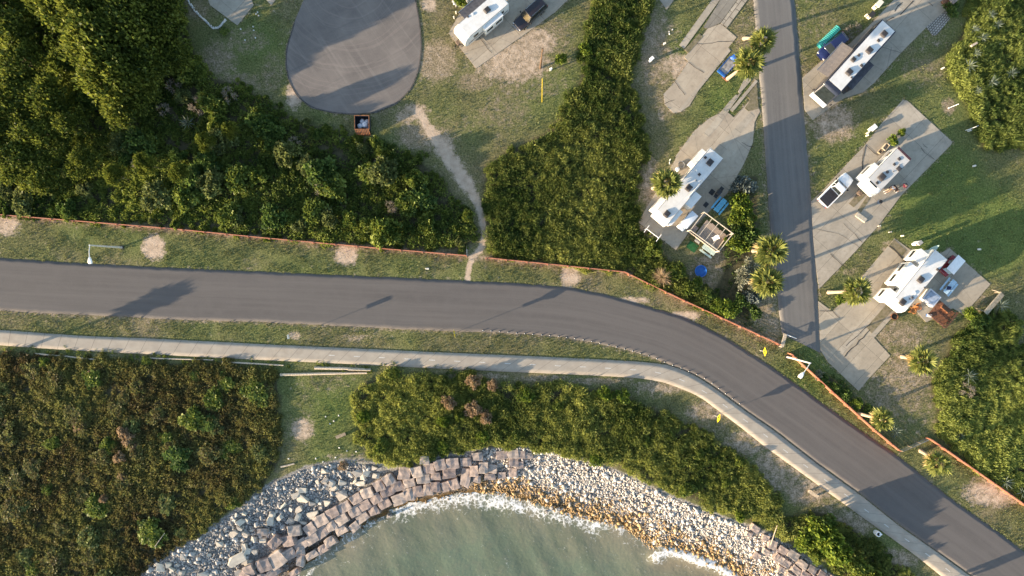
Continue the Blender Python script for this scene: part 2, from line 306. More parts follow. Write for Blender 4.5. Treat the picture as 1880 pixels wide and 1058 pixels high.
def ground_material():
    m = bpy.data.materials.new('ground_cover'); m.use_nodes = True; t = m.node_tree; N = t.nodes; L = t.links; b = N['Principled BSDF']
    b.inputs['Roughness'].default_value = .95; b.inputs['Specular IOR Level'].default_value = .1
    tc = N.new('ShaderNodeTexCoord')
    def noise(sc, det=4, rough=.6):
        n = N.new('ShaderNodeTexNoise'); n.inputs['Scale'].default_value = sc; n.inputs['Detail'].default_value = det; n.inputs['Roughness'].default_value = rough
        L.new(tc.outputs['Object'], n.inputs['Vector']); return n.outputs['Fac']
    def attr(n): a = N.new('ShaderNodeAttribute'); a.attribute_name = n; return a.outputs['Fac']
    def rng_(s, a, b_, c=0, d_=1):
        r = N.new('ShaderNodeMapRange'); r.inputs[1].default_value = a; r.inputs[2].default_value = b_; r.inputs[3].default_value = c; r.inputs[4].default_value = d_; L.new(s, r.inputs[0]); return r.outputs[0]
    def mth(op, a, b_):
        r = N.new('ShaderNodeMath'); r.operation = op
        for i, s in enumerate((a, b_)):
            if isinstance(s, (int, float)): r.inputs[i].default_value = s
            else: L.new(s, r.inputs[i])
        return r.outputs[0]
    def mix(f, a, b_):
        r = N.new('ShaderNodeMix'); r.data_type = 'RGBA'
        L.new(f, r.inputs[0])
        for i, s in ((6, a), (7, b_)):
            if isinstance(s, tuple): r.inputs[i].default_value = (*s, 1)
            else: L.new(s, r.inputs[i])
        return r.outputs[2]
    fine = noise(4.2, 7, .8); mid = noise(1.1, 6, .7); big = noise(.16, 5)
    gA = mix(rng_(fine, .40, .60), (.060, .060, .024), (.235, .205, .100))
    gB = mix(rng_(fine, .40, .60), (.056, .078, .020), (.165, .205, .060))
    gr = mix(rng_(mth('ADD', attr('lush'), mth('MULTIPLY', mid, .5)), .55, 1.15), gA, gB)
    straw = mix(rng_(fine, .38, .62), (.105, .085, .052), (.33, .26, .17))
    c = mix(rng_(mth('ADD', attr('dry'), mth('MULTIPLY', mth('SUBTRACT', mth('ADD', mid, mth('MULTIPLY', fine, .6)), .8), 1.6)), .3, .75), gr, straw)
    c = mix(rng_(mth('SUBTRACT', mth('ADD', mth('MULTIPLY', big, .5), mth('MULTIPLY', mid, .5)), mth('MULTIPLY', mth('SUBTRACT', attr('lush'), .5), .3)), .50, .64, 0, .62), c, straw)
    sd = mix(rng_(mid, .3, .7), (.36, .27, .195), (.50, .395, .30))
    c = mix(rng_(mth('ADD', attr('sand'), mth('MULTIPLY', mth('SUBTRACT', mth('ADD', mid, mth('MULTIPLY', fine, .6)), .8), 2.0)), .25, .8), c, sd)
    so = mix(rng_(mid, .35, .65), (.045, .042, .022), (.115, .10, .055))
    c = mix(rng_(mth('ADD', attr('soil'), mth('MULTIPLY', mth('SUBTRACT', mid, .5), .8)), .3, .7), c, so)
    vo = N.new('ShaderNodeTexVoronoi'); vo.inputs['Scale'].default_value = 4.5; L.new(tc.outputs['Object'], vo.inputs['Vector'])
    gvl = mix(rng_(vo.outputs['Distance'], .1, .8), (.36, .34, .31), (.12, .11, .10))
    gvl = mix(rng_(mth('ADD', attr('tide'), mth('MULTIPLY', mth('SUBTRACT', mid, .5), .6)), .35, .8), gvl, (.12, .075, .03))
    c = mix(rng_(mth('ADD', attr('gravel'), mth('MULTIPLY', mth('SUBTRACT', mid, .5), .9)), .45, .75), c, gvl)
    L.new(c, b.inputs['Base Color'])
    bp = N.new('ShaderNodeBump'); bp.inputs['Strength'].default_value = .8; bp.inputs['Distance'].default_value = .16
    L.new(mth('ADD', fine, mth('MULTIPLY', mid, .8)), bp.inputs['Height']); L.new(bp.outputs[0], b.inputs['Normal'])
    return m
ground = link('ground', me, ground_material()); ground['kind'] = 'structure'

# ------------------------------------------------------------------ roads and walks
def resample(pl, n):
    P = np.array(pl, float); s = np.concatenate([[0], np.cumsum(np.hypot(*np.diff(P, axis=0).T))]); t = np.linspace(0, s[-1], n)
    return np.stack([np.interp(t, s, P[:, 0]), np.interp(t, s, P[:, 1])], 1), s[-1]
def smooth(P, k=2):
    P = P.copy()
    for _ in range(k): P[1:-1] = P[1:-1] * .5 + (P[:-2] + P[2:]) * .25
    return P
def strip(name, A, B, z, m, n=160, c=13, jag=0.0):
    """slab between two edge lines with stored run (u, metres) and crossing (v, 0..1)"""
    a, la = resample(gp(A), n); b, lb = resample(gp(B), n); a = smooth(a, 3); b = smooth(b, 3)
    if jag:
        for e, s in ((a, 41), (b, 57)):
            e[1:-1] += (np.stack([fbm(e[1:-1, 0] * 3, e[1:-1, 1] * 3, 1.0, s), fbm(e[1:-1, 0] * 3, e[1:-1, 1] * 3, 1.0, s + 9)], 1) - .5) * jag
    mid = (a + b) / 2; u = np.concatenate([[0], np.cumsum(np.hypot(*np.diff(mid, axis=0).T))])
    vs = np.linspace(0, 1, c); P = a[:, None] * (1 - vs[None, :, None]) + b[:, None] * vs[None, :, None]
    VV = np.concatenate([P, np.full((n, c, 1), z)], 2).reshape(-1, 3); U = np.repeat(u, c); Vv = np.tile(vs, n)
    id_ = np.arange(n * c).reshape(n, c); F = [np.stack([id_[:-1, :-1], id_[:-1, 1:], id_[1:, 1:], id_[1:, :-1]], -1).reshape(-1, 4)]
    k = len(VV); sk = []                      # side skirts
    for col, flip in ((0, 0), (c - 1, 1)):
        low = P[:, col]; VV = np.concatenate([VV, np.concatenate([low, np.full((n, 1), -.15)], 1)]); U = np.concatenate([U, u]); Vv = np.concatenate([Vv, np.full(n, vs[col])])
        i = np.arange(n - 1); q = np.stack([id_[:-1, col], id_[1:, col], k + i + 1, k + i], 1); F.append(q[:, ::-1] if flip else q); k += n
    F = np.concatenate(F)
    if np.cross(P[1, 0] - P[0, 0], P[0, -1] - P[0, 0]) > 0: F = F[:, ::-1]
    o = link(name, npmesh(name, VV, F, {'u': U, 'v': Vv}), m); o['kind'] = 'structure'; return o, P
class NT:
    def __init__(s, name, rough=.85, spec=.25):
        s.m = bpy.data.materials.new(name); s.m.use_nodes = True; s.t = s.m.node_tree; s.N = s.t.nodes; s.L = s.t.links; s.b = s.N['Principled BSDF']
        s.b.inputs['Roughness'].default_value = rough; s.b.inputs['Specular IOR Level'].default_value = spec; s.tc = s.N.new('ShaderNodeTexCoord').outputs['Object']
    def at(s, n): a = s.N.new('ShaderNodeAttribute'); a.attribute_name = n; return a.outputs['Fac']
    def noise(s, sc, det=4, rough=.6, vec=None):
        n = s.N.new('ShaderNodeTexNoise'); n.inputs['Scale'].default_value = sc; n.inputs['Detail'].default_value = det; n.inputs['Roughness'].default_value = rough
        s.L.new(vec if vec is not None else s.tc, n.inputs['Vector']); return n.outputs['Fac']
    def vor(s, sc, vec=None, feat='F1', out='Distance'):
        n = s.N.new('ShaderNodeTexVoronoi'); n.feature = feat; n.inputs['Scale'].default_value = sc; s.L.new(vec if vec is not None else s.tc, n.inputs['Vector']); return n.outputs[out]
    def map(s, x, a, b, c=0, d=1):
        r = s.N.new('ShaderNodeMapRange'); s.L.new(x, r.inputs[0])
        for i, v in enumerate((a, b, c, d)): r.inputs[i + 1].default_value = v
        return r.outputs[0]
    def math(s, op, *a):
        r = s.N.new('ShaderNodeMath'); r.operation = op
        for i, v in enumerate(a):
            if isinstance(v, (int, float)): r.inputs[i].default_value = v
            else: s.L.new(v, r.inputs[i])
        return r.outputs[0]
    def vec(s, x, y, z=0.0):
        r = s.N.new('ShaderNodeCombineXYZ')
        for i, v in enumerate((x, y, z)):
            if isinstance(v, (int, float)): r.inputs[i].default_value = v
            else: s.L.new(v, r.inputs[i])
        return r.outputs[0]
    def rot(s, a, sx=1, sy=1):
        q = s.N.new('ShaderNodeMapping'); s.L.new(s.tc, q.inputs[0]); q.inputs['Rotation'].default_value = (0, 0, a)
        r = s.N.new('ShaderNodeMapping'); s.L.new(q.outputs[0], r.inputs[0]); r.inputs['Scale'].default_value = (sx, sy, 1); return r.outputs[0]
    def mix(s, f, a, b):
        r = s.N.new('ShaderNodeMix'); r.data_type = 'RGBA'
        if isinstance(f, (int, float)): r.inputs[0].default_value = f
        else: s.L.new(f, r.inputs[0])
        for i, v in ((6, a), (7, b)):
            if isinstance(v, tuple): r.inputs[i].default_value = (*v, 1)
            else: s.L.new(v, r.inputs[i])
        return r.outputs[2]
    def out(s, c, bump=None, st=.3, dist=.02, rough=None):
        s.L.new(c, s.b.inputs['Base Color'])
        if bump is not None:
            bp = s.N.new('ShaderNodeBump'); bp.inputs['Strength'].default_value = st; bp.inputs['Distance'].default_value = dist; s.L.new(bump, bp.inputs['Height']); s.L.new(bp.outputs[0], s.b.inputs['Normal'])
        if rough is not None: s.L.new(rough, s.b.inputs['Roughness'])
        return s.m
def road_mat(name, c1, c2, c3):
    n = NT(name, .9, .2); u, v = n.at('u'), n.at('v')
    st = n.noise(1, 4, .6, n.vec(n.math('MULTIPLY', u, .035), n.math('MULTIPLY', v, 9)))      # long wear bands
    sp = n.noise(16, 3, .8); pa = n.noise(.5, 4)
    c = n.mix(n.map(st, .35, .65), c1, c2); c = n.mix(n.map(pa, .45, .7, 0, .5), c, c2)
    ed = n.math('ABSOLUTE', n.math('SUBTRACT', v, .5)); edn = n.math('ADD', ed, n.math('MULTIPLY', n.math('SUBTRACT', n.noise(1.2, 4), .5), .05))
    c = n.mix(n.map(edn, .455, .498, 0, .75), c, c3)
    c = n.mix(n.map(sp, .4, .75, 0, .35), c, tuple(x * 1.7 for x in c2))
    return n.out(c, sp, .25, .02)
strip('road', ROAD_U, ROAD_L, .05, road_mat('asphalt', (.088, .080, .076), (.112, .102, .096), (.15, .13, .11)), 220, 15, .25)
def walk_mat():
    n = NT('walk_concrete', .85, .25); u, v = n.at('u'), n.at('v')
    c = n.mix(n.map(n.noise(.7, 5), .35, .65), (.30, .255, .203), (.375, .325, .262)); c = n.mix(n.map(n.noise(14, 4, .8), .4, .7, 0, .3), c, (.26, .24, .21))
    cell = n.math('FLOOR', n.math('DIVIDE', u, 2.46)); w = n.N.new('ShaderNodeTexWhiteNoise'); w.noise_dimensions = '1D'; n.L.new(cell, w.inputs['W'])
    c = n.mix(n.map(w.outputs['Value'], 0, 1, 0, .25), c, (.27, .25, .22))
    fr = n.math('FRACT', n.math('DIVIDE', u, 2.46)); j = n.math('LESS_THAN', n.math('ABSOLUTE', n.math('SUBTRACT', fr, .5)), .014)
    c = n.mix(n.math('MULTIPLY', j, .7), c, (.10, .09, .08))
    return n.out(c, n.noise(20, 3), .15, .01)
walk, WP = strip('sidewalk', WALK_U, WALK_L, .11, walk_mat(), 260, 5, .06)
midl = WP[:, 2]; sl = np.concatenate([[0], np.cumsum(np.hypot(*np.diff(midl, axis=0).T))])
mk = MB(); t = 58.0
while t < sl[-1] - 2:
    a = np.array([np.interp(t, sl, midl[:, 0]), np.interp(t, sl, midl[:, 1])]); b = np.array([np.interp(t + .85, sl, midl[:, 0]), np.interp(t + .85, sl, midl[:, 1])])
    dd = (b - a) / np.linalg.norm(b - a); nn = np.array([-dd[1], dd[0]]) * .05
    mk.add([(*(a + nn), .114), (*(a - nn), .114), (*(b - nn), .114), (*(b + nn), .114)], [(0, 1, 2, 3)]); t += 3.69
mk.build('path_marking', mat('worn_white_paint', (.62, .60, .55), .8, .25, 9), walk)
st_mat = road_mat('old_asphalt', (.105, .100, .096), (.145, .138, .13), (.19, .17, .15))
strip('side_street', STREET_L, STREET_R, .042, st_mat, 90, 9, .3)
def cul_mat():
    n = NT('worn_asphalt', .88, .25)
    cx, cy = g(640, -40); mp = n.N.new('ShaderNodeVectorMath'); mp.operation = 'SUBTRACT'; n.L.new(n.tc, mp.inputs[0]); mp.inputs[1].default_value = (cx, cy, 0)
    ln = n.N.new('ShaderNodeVectorMath'); ln.operation = 'LENGTH'; n.L.new(mp.outputs[0], ln.inputs[0]); r = ln.outputs['Value']
    wob = n.math('ADD', r, n.math('MULTIPLY', n.noise(.12, 2), 2.2))
    ring = n.noise(1, 3, .7, n.vec(n.math('MULTIPLY', wob, 1.6), 0))
    lin = n.noise(1, 4, .7, n.rot(R(55), .06, 1.3)); shade_lin = n.noise(1, 4, .7, n.rot(R(-24), .05, 1.1))
    c = n.mix(n.map(n.noise(.25, 4), .35, .65), (.120, .106, .098), (.168, .148, .134))
    c = n.mix(n.map(ring, .52, .72, 0, .55), c, (.25, .208, .185)); c = n.mix(n.map(lin, .52, .74, 0, .35), c, (.27, .24, .215)); c = n.mix(n.map(shade_lin, .55, .72, 0, .45), c, (.095, .088, .085))  # rings and light streaks are tyre marks; dark streaks paint in shadow bands
    sp = n.noise(14, 3, .8); c = n.mix(n.map(sp, .4, .75, 0, .3), c, (.24, .215, .19))
    return n.out(c, sp, .2, .02)
def slab(name, poly, z, m, z0=-.15):
    p = gp(poly); o = MB().prism(p, z0, z).build(name, m); o['kind'] = 'structure'; return o
slab('cul_de_sac', [tuple(q) for q in resample(CUL + [CUL[0]], 90)[0]], .045, cul_mat())
kerb = MB(); kl = gp(CUL[1:16]); kl = smooth(resample(kl, 60)[0], 2)
for i in range(59):
    a, b = kl[i], kl[i + 1]; d = (b - a) / np.linalg.norm(b - a); q = np.array([d[1], -d[0]])
    kerb.prism([tuple(a - q * .0), tuple(b - q * .0), tuple(b - q * .16), tuple(a - q * .16)], -.1, .085)
o = kerb.build('road_edging', mat('edging', (.10, .09, .08), .9, .3, 5)); o['kind'] = 'structure'
def pad_mat(name, c1, c2, ang, cellx, celly, jt=.035, cob=0):
    n = NT(name, .85, .25); rv = n.rot(ang)
    br = n.N.new('ShaderNodeTexBrick'); n.L.new(rv, br.inputs['Vector']); br.offset = 0.0 if not cob else .5
    br.inputs['Scale'].default_value = 1; br.inputs['Brick Width'].default_value = cellx; br.inputs['Row Height'].default_value = celly; br.inputs['Mortar Size'].default_value = jt * .5; br.inputs['Mortar Smooth'].default_value = .1
    br.inputs['Color1'].default_value = (1, 1, 1, 1); br.inputs['Color2'].default_value = (.84, .84, .84, 1); br.inputs['Mortar'].default_value = (.3, .29, .28, 1)
    c = n.mix(n.map(n.noise(.45, 5, .65), .32, .66), c1, c2); c = n.mix(n.map(n.noise(1.6, 5, .7), .5, .75, 0, .6), c, tuple(x * .68 for x in c1)); c = n.mix(n.map(n.noise(12, 3, .8), .45, .75, 0, .3), c, tuple(x * .75 for x in c1))
    st = n.noise(1, 4, .7, n.rot(ang, .12, 1.3)); c = n.mix(n.map(st, .52, .75, 0, .45), c, tuple(x * .72 for x in c1))
    ck = n.vor(.11, n.mix(.12, n.tc, n.noise(1.5, 3)) if False else None, 'DISTANCE_TO_EDGE'); c = n.mix(n.map(ck, .0, .004, .4, 0), c, (.09, .08, .07))
    mm = n.N.new('ShaderNodeMix'); mm.data_type = 'RGBA'; mm.blend_type = 'MULTIPLY'; mm.inputs[0].default_value = 1; n.L.new(c, mm.inputs[6]); n.L.new(br.outputs['Color'], mm.inputs[7])
    return n.out(mm.outputs[2], n.noise(20, 3), .15, .01)
TAN = ((.355, .295, .225), (.44, .375, .29)); GREY = ((.325, .282, .222), (.42, .368, .295)); DK = ((.20, .18, .15), (.27, .245, .205))
pm = {'travel_trailer': pad_mat('pad_tan_fine', *TAN, R(-41), 4.2, 3.2), 'empty_site': pad_mat('pad_tan_wide', *TAN, R(-52), 9, 30), 'fifth_wheel': pad_mat('pad_tan', *TAN, R(-50), 6.3, 9.0),
      'motorhome': pad_mat('pad_grey', *GREY, R(-48), 6.4, 4.1), 'small_trailer': pad_mat('pad_grey_panels', *GREY, R(-47), 5.1, 3.9), 'hot_tub_site': pad_mat('pad_grey_lanes', (.335, .285, .218), (.42, .362, .28), R(-48), 7.1, 2.6)}
for k, p in PADS.items():
    slab('concrete_slab', p, .062, pm.get(k) or pm['motorhome'])
sm = {'concrete': pad_mat('strip_concrete', *GREY, R(-53), 3.2, 20), 'paver': pad_mat('strip_pavers', *GREY, R(-53), 1.5, .75, .09, 1), 'concrete_dark': pad_mat('strip_old', *DK, R(-53), 5, 5), 'cobble': pad_mat('strip_cobble', (.30, .28, .25), (.42, .40, .36), R(-48), .42, .32, .12, 1)}
for p, k in STRIPS:
    if k != 'none': slab('concrete_strip', p, .092 if k != 'concrete_dark' else .076, sm[k])
# bands and dirt strips that break up the slabs
for p, z, k in (([(1331, 203), (1345, 214), (1311, 250), (1297, 238)], .07, 0), ([(1378, 206), (1385, 214), (1340, 268), (1320, 290), (1308, 277)], .078, 1), ([(1341, 184), (1363, 168), (1318, 232), (1300, 252), (1290, 246)], .086, 1),
                ([(1337, 90), (1341, 94), (1250, 206), (1244, 204)], .075, 1), ([(1650, 2), (1672, 2), (1632, 42), (1624, 32)], .074, 1), ([(1583, 600), (1626, 552), (1632, 557), (1590, 606)], .073, 1), ([(1597, 616), (1642, 566), (1648, 571), (1603, 622)], .075, 1), ([(1540, 640), (1596, 585), (1601, 591), (1546, 650)], .074, 1)):
    slab('slab_band', p, z, sm['concrete'] if k else pm['fifth_wheel'])
dirt = mat('dirt_strip', (.20, .165, .11), .95, .25, 2.5, col2=(.11, .10, .05), bump=.4)
for p in ([(1389, 154), (1392, 200), (1374, 205), (1367, 199), (1377, 184), (1371, 177)], [(1558, 374), (1579, 351), (1590, 358), (1567, 381)], [(1574, 386), (1592, 360), (1598, 364), (1580, 391)], [(1590, 601), (1628, 558), (1641, 566), (1600, 612)], [(1640, 275), (1650, 283), (1605, 332), (1592, 325)], [(1630, 452), (1642, 440), (1664, 460), (1654, 472)], [(1620, 520), (1628, 512), (1622, 545), (1612, 538)], [(1256, 92), (1284, 62), (1290, 68), (1264, 98)]):
    slab('dirt_patch', p, .096, dirt)
joint = mat('dark_joint', (.055, .05, .045), .95, .2, 4)
jm = MB()
def crack(mb, pts, w, z, jit=.12):
    p = [Vector((*g(*q), z)) for q in pts]
    out = []
    for i in range(len(p) - 1):
        n = max(2, int((p[i + 1] - p[i]).length / .7))
        for k in range(n): out.append(p[i].lerp(p[i + 1], k / n) + Vector((random.uniform(-jit, jit), random.uniform(-jit, jit), 0)) * (1 if k else .3))
    out.append(p[-1])
    for a, b in zip(out[:-1], out[1:]):
        d = (b - a).normalized(); n = Vector((-d.y, d.x, 0)) * w * random.uniform(.6, 1.2) / 2
        mb.add([a + n, a - n, b - n, b + n], [(0, 1, 2, 3)])
for pts, w in (([(878, 66), (903, 98)], .09), ([(846, 88), (860, 76)], .07), ([(1279, 81), (1346, 76)], .07), ([(1264, 115), (1275, 124), (1292, 134)], .07), ([(1239, 150), (1247, 162), (1257, 175)], .07), ([(1218, 192), (1238, 184)], .06), ([(1565, 504), (1537, 478), (1524, 466)], .09), ([(1582, 445), (1548, 410)], .06), ([(1590, 268), (1612, 286)], .08), ([(1586, 270), (1583, 300), (1582, 320), (1576, 340)], .08), ([(1362, 262), (1372, 268), (1384, 270)], .07),
               ([(1690, 272), (1714, 293)], .07), ([(1693, 264), (1702, 272)], .06), ([(1528, 572), (1541, 584)], .1), ([(1503, 571), (1528, 571)], .08), ([(1632, 452), (1648, 465), (1664, 482)], .35), ([(1552, 636), (1600, 592)], .08), ([(1550, 655), (1597, 605)], .12), ([(1656, 5), (1642, 22)], .12), ([(1676, 2), (1652, 28)], .16), ([(1640, 32), (1626, 40)], .12), ([(1704, 5), (1712, 12)], .1), ([(1605, 83), (1655, 98)], .05), ([(1492, 420), (1540, 430), (1600, 470)], .04)):
    crack(jm, pts, w, .1005)
o = jm.build('slab_joint', joint); o['kind'] = 'structure'
# ------------------------------------------------------------------ the sea
wx = axis(-46, 46, .3, [1, 3, 8, 20, 60, 250]); wy = axis(-47, -26, .3, [1, 3, 8, 20, 60, 300])
wy = wy[wy < -25]
WX, WY = np.meshgrid(wx, wy)
sd = dline(WX, WY, watw); inw = inpoly(WX, WY, watP)
crest = np.zeros_like(WX)
for pl, w, a in (([(1202, 1022), (1222, 1012), (1245, 1014), (1268, 1022), (1290, 1030), (1320, 1040), (1345, 1056), (1365, 1080)], 1.0, 1.1), ([(735, 935), (780, 922), (830, 916), (870, 912), (905, 920), (950, 925)], 1.6, .95), ([(975, 932), (1020, 945), (1060, 950), (1090, 962), (1120, 958)], 1.6, .85), ([(1075, 948), (1110, 950), (1140, 975)], .7, .75), ([(1200, 990), (1215, 1005), (1205, 1018)], .7, .9), ([(665, 965), (685, 960)], .4, .75), ([(678, 972), (684, 960)], .25, .7), ([(560, 1060), (615, 1010), (660, 970)], .35, .55), ([(620, 1004), (650, 990)], .35, .5)):
    crest = np.maximum(crest, a * np.exp(-(dline(WX, WY, gp(pl, WZ)) / w) ** 2))
foam = np.maximum(crest, np.where(inw, .46 * np.exp(-sd / 1.6), .5))
back = np.exp(-(np.maximum(dline(WX, WY, gp([(1215, 1035), (1260, 1035), (1300, 1050), (1340, 1075)], WZ)), 0) / 1.6) ** 2)
swell = .035 * np.sin(WX * .9 + WY * .55 + 2 * fbm(WX, WY, 9, 8)) * np.clip(sd / 4, 0, 1) + .06 * (fbm(WX, WY, 1.6, 6) - .5)
WZZ = WZ + .02 + swell + .32 * np.where(WX > 18, crest, crest * .25)
i2 = np.arange(WX.size).reshape(WX.shape); F2 = np.stack([i2[:-1, :-1], i2[:-1, 1:], i2[1:, 1:], i2[1:, :-1]], -1).reshape(-1, 4)
def sea_mat():
    n = NT('murky_water', .3, .35); f, s, bk = n.at('foam'), n.at('shore'), n.at('silt')
    c = n.mix(n.map(n.math('ADD', s, n.math('MULTIPLY', n.math('SUBTRACT', n.noise(.16, 4), .5), 7)), .5, 7.5), (.215, .19, .13), (.132, .162, .108))
    st = n.noise(1, 3, .6, n.rot(R(62), .09, .36)); c = n.mix(n.map(st, .40, .66, 0, .8), c, (.088, .108, .074)); c = n.mix(n.map(n.noise(.5, 5, .65), .5, .72, 0, .5), c, (.15, .145, .105))
    c = n.mix(n.math('MULTIPLY', bk, .7), c, (.20, .165, .11))
    nc = n.N.new('ShaderNodeTexNoise'); nc.inputs['Scale'].default_value = 1.3; nc.inputs['Detail'].default_value = 5; n.L.new(n.tc, nc.inputs['Vector'])
    va = n.N.new('ShaderNodeVectorMath'); va.operation = 'MULTIPLY_ADD'; n.L.new(nc.outputs['Color'], va.inputs[0]); va.inputs[1].default_value = (1.6, 1.6, 0); n.L.new(n.tc, va.inputs[2])
    net = n.vor(1.25, va.outputs[0], 'DISTANCE_TO_EDGE'); strand = n.map(net, .0, .16, 1, 0); nz = n.noise(1.1, 6, .7); nz2 = n.noise(4.5, 5, .75)
    th = n.math('ADD', n.math('ADD', n.math('MULTIPLY', f, .86), n.math('MULTIPLY', strand, .44)), n.math('MULTIPLY', n.math('SUBTRACT', n.math('ADD', nz, n.math('MULTIPLY', nz2, .9)), .95), 1.55))
    fm = n.map(th, .62, 1.12, 0, .95); c2 = n.mix(fm, c, (.74, .73, .70))
    bw = n.math('ADD', n.noise(2.2, 4), n.math('MULTIPLY', n.noise(.5, 2), 1.5))
    return n.out(c2, bw, .35, .12, n.map(fm, 0, .6, .2, .8))
sea = link('sea_water', npmesh('sea_water', np.stack([WX, WY, WZZ], -1).reshape(-1, 3), F2, {'foam': foam, 'shore': sd, 'silt': back}, True), sea_mat()); sea['kind'] = 'structure'
# ------------------------------------------------------------------ vegetation
LF = {
 'tree': leafmat('tree_leaf', (0.044, 0.07, 0.014), (0.205, 0.228, 0.038)),
 'shrub': leafmat('shrub_leaf', (0.045, 0.087, 0.019), (0.245, 0.285, 0.054)),
 'olive': leafmat('olive_leaf', (0.068, 0.085, 0.03), (0.231, 0.265, 0.085)),
 'reed': leafmat('reed_leaf', (0.065, 0.111, 0.024), (0.40, 0.415, 0.11)),
 'reed_right': leafmat('cane_leaf', (0.059, 0.106, 0.025), (0.35, 0.39, 0.10)),
 'scrub': leafmat('scrub_leaf', (0.105, 0.078, 0.036), (0.25, 0.255, 0.075)),
 'dark': leafmat('dark_leaf', (0.035, 0.068, 0.018), (0.152, 0.223, 0.05)),
 'bright': leafmat('bright_leaf', (0.061, 0.117, 0.018), (0.272, 0.33, 0.05)),
 'silver': leafmat('silver_leaf', (.14, .16, .12), (.36, .36, .27)),
 'blue': leafmat('blue_green_leaf', (.09, .12, .115), (.25, .28, .25)),
 'straw': leafmat('straw_leaf', (.22, .15, .09), (.46, .34, .21)),
 'twig': leafmat('dead_twig', (.17, .145, .12), (.38, .33, .27)),
 'palm': leafmat('palm_leaf', (0.066, 0.098, 0.02), (0.272, 0.285, 0.075)),
 'palm_dry': leafmat('palm_dry_leaf', (.30, .21, .08), (.56, .43, .20)),
 'agave': leafmat('agave_leaf', (.10, .13, .115), (.22, .26, .21)),
 'grass': leafmat('lawn_blade', (0.074, 0.089, 0.03), (0.204, 0.228, 0.095)),
}
BARK = mat('bark', (.16, .125, .09), .9, .25, 5, bump=.5)
PBARK = mat('palm_bark', (.42, .33, .24), .9, .2, 7, bump=.5)
def unit(n): v = rng.normal(size=(n, 3)); return v / np.linalg.norm(v, axis=1, keepdims=True)
def dome_leaves(C, Rr, Hh, per, size, up=.5, jit=.8, low=-.1, zb=0.0):
    """leaves over the upper shell of many domes: C (n,2) centres, Rr radii, Hh heights"""
    n = len(C); i = np.repeat(np.arange(n), per); m = len(i); d = unit(m); d[:, 2] = np.abs(d[:, 2]) * (1 - low) + low
    sh = rng.uniform(.62, 1.04, m)[:, None]
    P = np.stack([C[i, 0] + d[:, 0] * Rr[i] * sh[:, 0], C[i, 1] + d[:, 1] * Rr[i] * sh[:, 0], zb + np.maximum(.05, Hh[i] * (.35 + .65 * d[:, 2] * sh[:, 0]))], 1)
    D = d + np.array([0, 0, up]) + rng.normal(size=(m, 3)) * jit; D /= np.linalg.norm(D, axis=1, keepdims=True)
    L = size * rng.uniform(.55, 1.35, m); return P - D * (L * .35)[:, None], D * L[:, None], i
def crown_mesh(name, R0, Z0, Z1, lobes, per, leaf, wid=.34, seed=0, flat=.75):
    """a crown of leaf clumps between heights Z0 and Z1, uneven outline"""
    global rng
    keep = rng; rng = np.random.default_rng(1000 + seed)
    P, D, T = [], [], []
    for k in range(lobes):
        a = rng.uniform(0, 2 * math.pi); q = math.sqrt(rng.uniform(0, 1)) * (R0 * .78); h = 1 - (q / R0) ** 2 * .75
        c = np.array([q * math.cos(a), q * math.sin(a), Z0 + (Z1 - Z0) * h * rng.uniform(.72, 1.0)]); r = R0 * rng.uniform(.22, .40)
        d = unit(per); d[:, 2] = np.where(d[:, 2] < -.35, -d[:, 2], d[:, 2]); s = rng.uniform(.55, 1.1, per)[:, None]
        p = c + d * s * np.array([r, r, r * flat]); dd = d * .9 + rng.normal(size=(per, 3)) * .6 + np.array([0, 0, .15]); dd /= np.linalg.norm(dd, axis=1, keepdims=True)
        L = leaf * rng.uniform(.6, 1.35, per); P.append(p - dd * (L * .3)[:, None]); D.append(dd * L[:, None]); T.append(np.clip(rng.uniform(.15, .85) + rng.normal(size=per) * .22, 0, 1))
    P = np.concatenate(P); P[:, 2] = np.maximum(P[:, 2], .06); D = np.concatenate(D); T = np.concatenate(T)
    me = blades(name, P, D, np.linalg.norm(D, axis=1) * wid, T); rng = keep; return me
def trunk_mesh(name, h, r, limbs, spread, seed):
    rd = random.Random(seed); mb = MB(); mb.tube([(0, 0, -.1), (rd.uniform(-.1, .1), rd.uniform(-.1, .1), h * .4), (rd.uniform(-.3, .3), rd.uniform(-.3, .3), h * .8)], [r, r * .75, r * .4], 7)
    for k in range(limbs):
        a = 2 * math.pi * k / limbs + rd.uniform(-.4, .4); z = h * rd.uniform(.3, .6); l = spread * rd.uniform(.6, .95)
        mb.tube([(0, 0, z), (math.cos(a) * l * .5, math.sin(a) * l * .5, z + h * .2), (math.cos(a) * l, math.sin(a) * l, z + h * .36)], [r * .5, r * .35, r * .12], 5)
    return mb.mesh(name)
# tall trees of the wood in the upper left corner
TREES = [(18, 42, 6.5, 4.2), (138, 22, 8.6, 4.8), (182, 78, 9.6, 5.2), (206, 140, 9.0, 4.6), (232, 40, 9.0, 4.8), (262, 110, 7.2, 4.2), (222, 205, 5.6, 2.9), (34, 112, 6.2, 4.0), (20, 178, 6.0, 3.9), (80, 180, 6.2, 3.6), (60, 240, 5.4, 3.8), (128, 222, 5.0, 3.2), (18, 292, 5.0, 3.6), (70, 318, 4.6, 3.4), (300, 36, 6.6, 3.8), (318, 105, 5.2, 3.0), (98, -18, 8.0, 4.6), (268, -20, 8.4, 4.6), (-20, -10, 6.8, 4.4), (-30, 225, 5.8, 4.0), (250, 172, 5.4, 3.2), (150, 300, 4.4, 2.8), (108, 268, 4.2, 2.6)]
tm = [(crown_mesh('crown', 1, .38, .93, 46, 95, .088, .36, 10 + k, .55), trunk_mesh('trunk', .75, .035, 5, .6, k)) for k in range(5)]
TREES_FAR = [(px, py, h, r) for px, py, h, r in TREES]
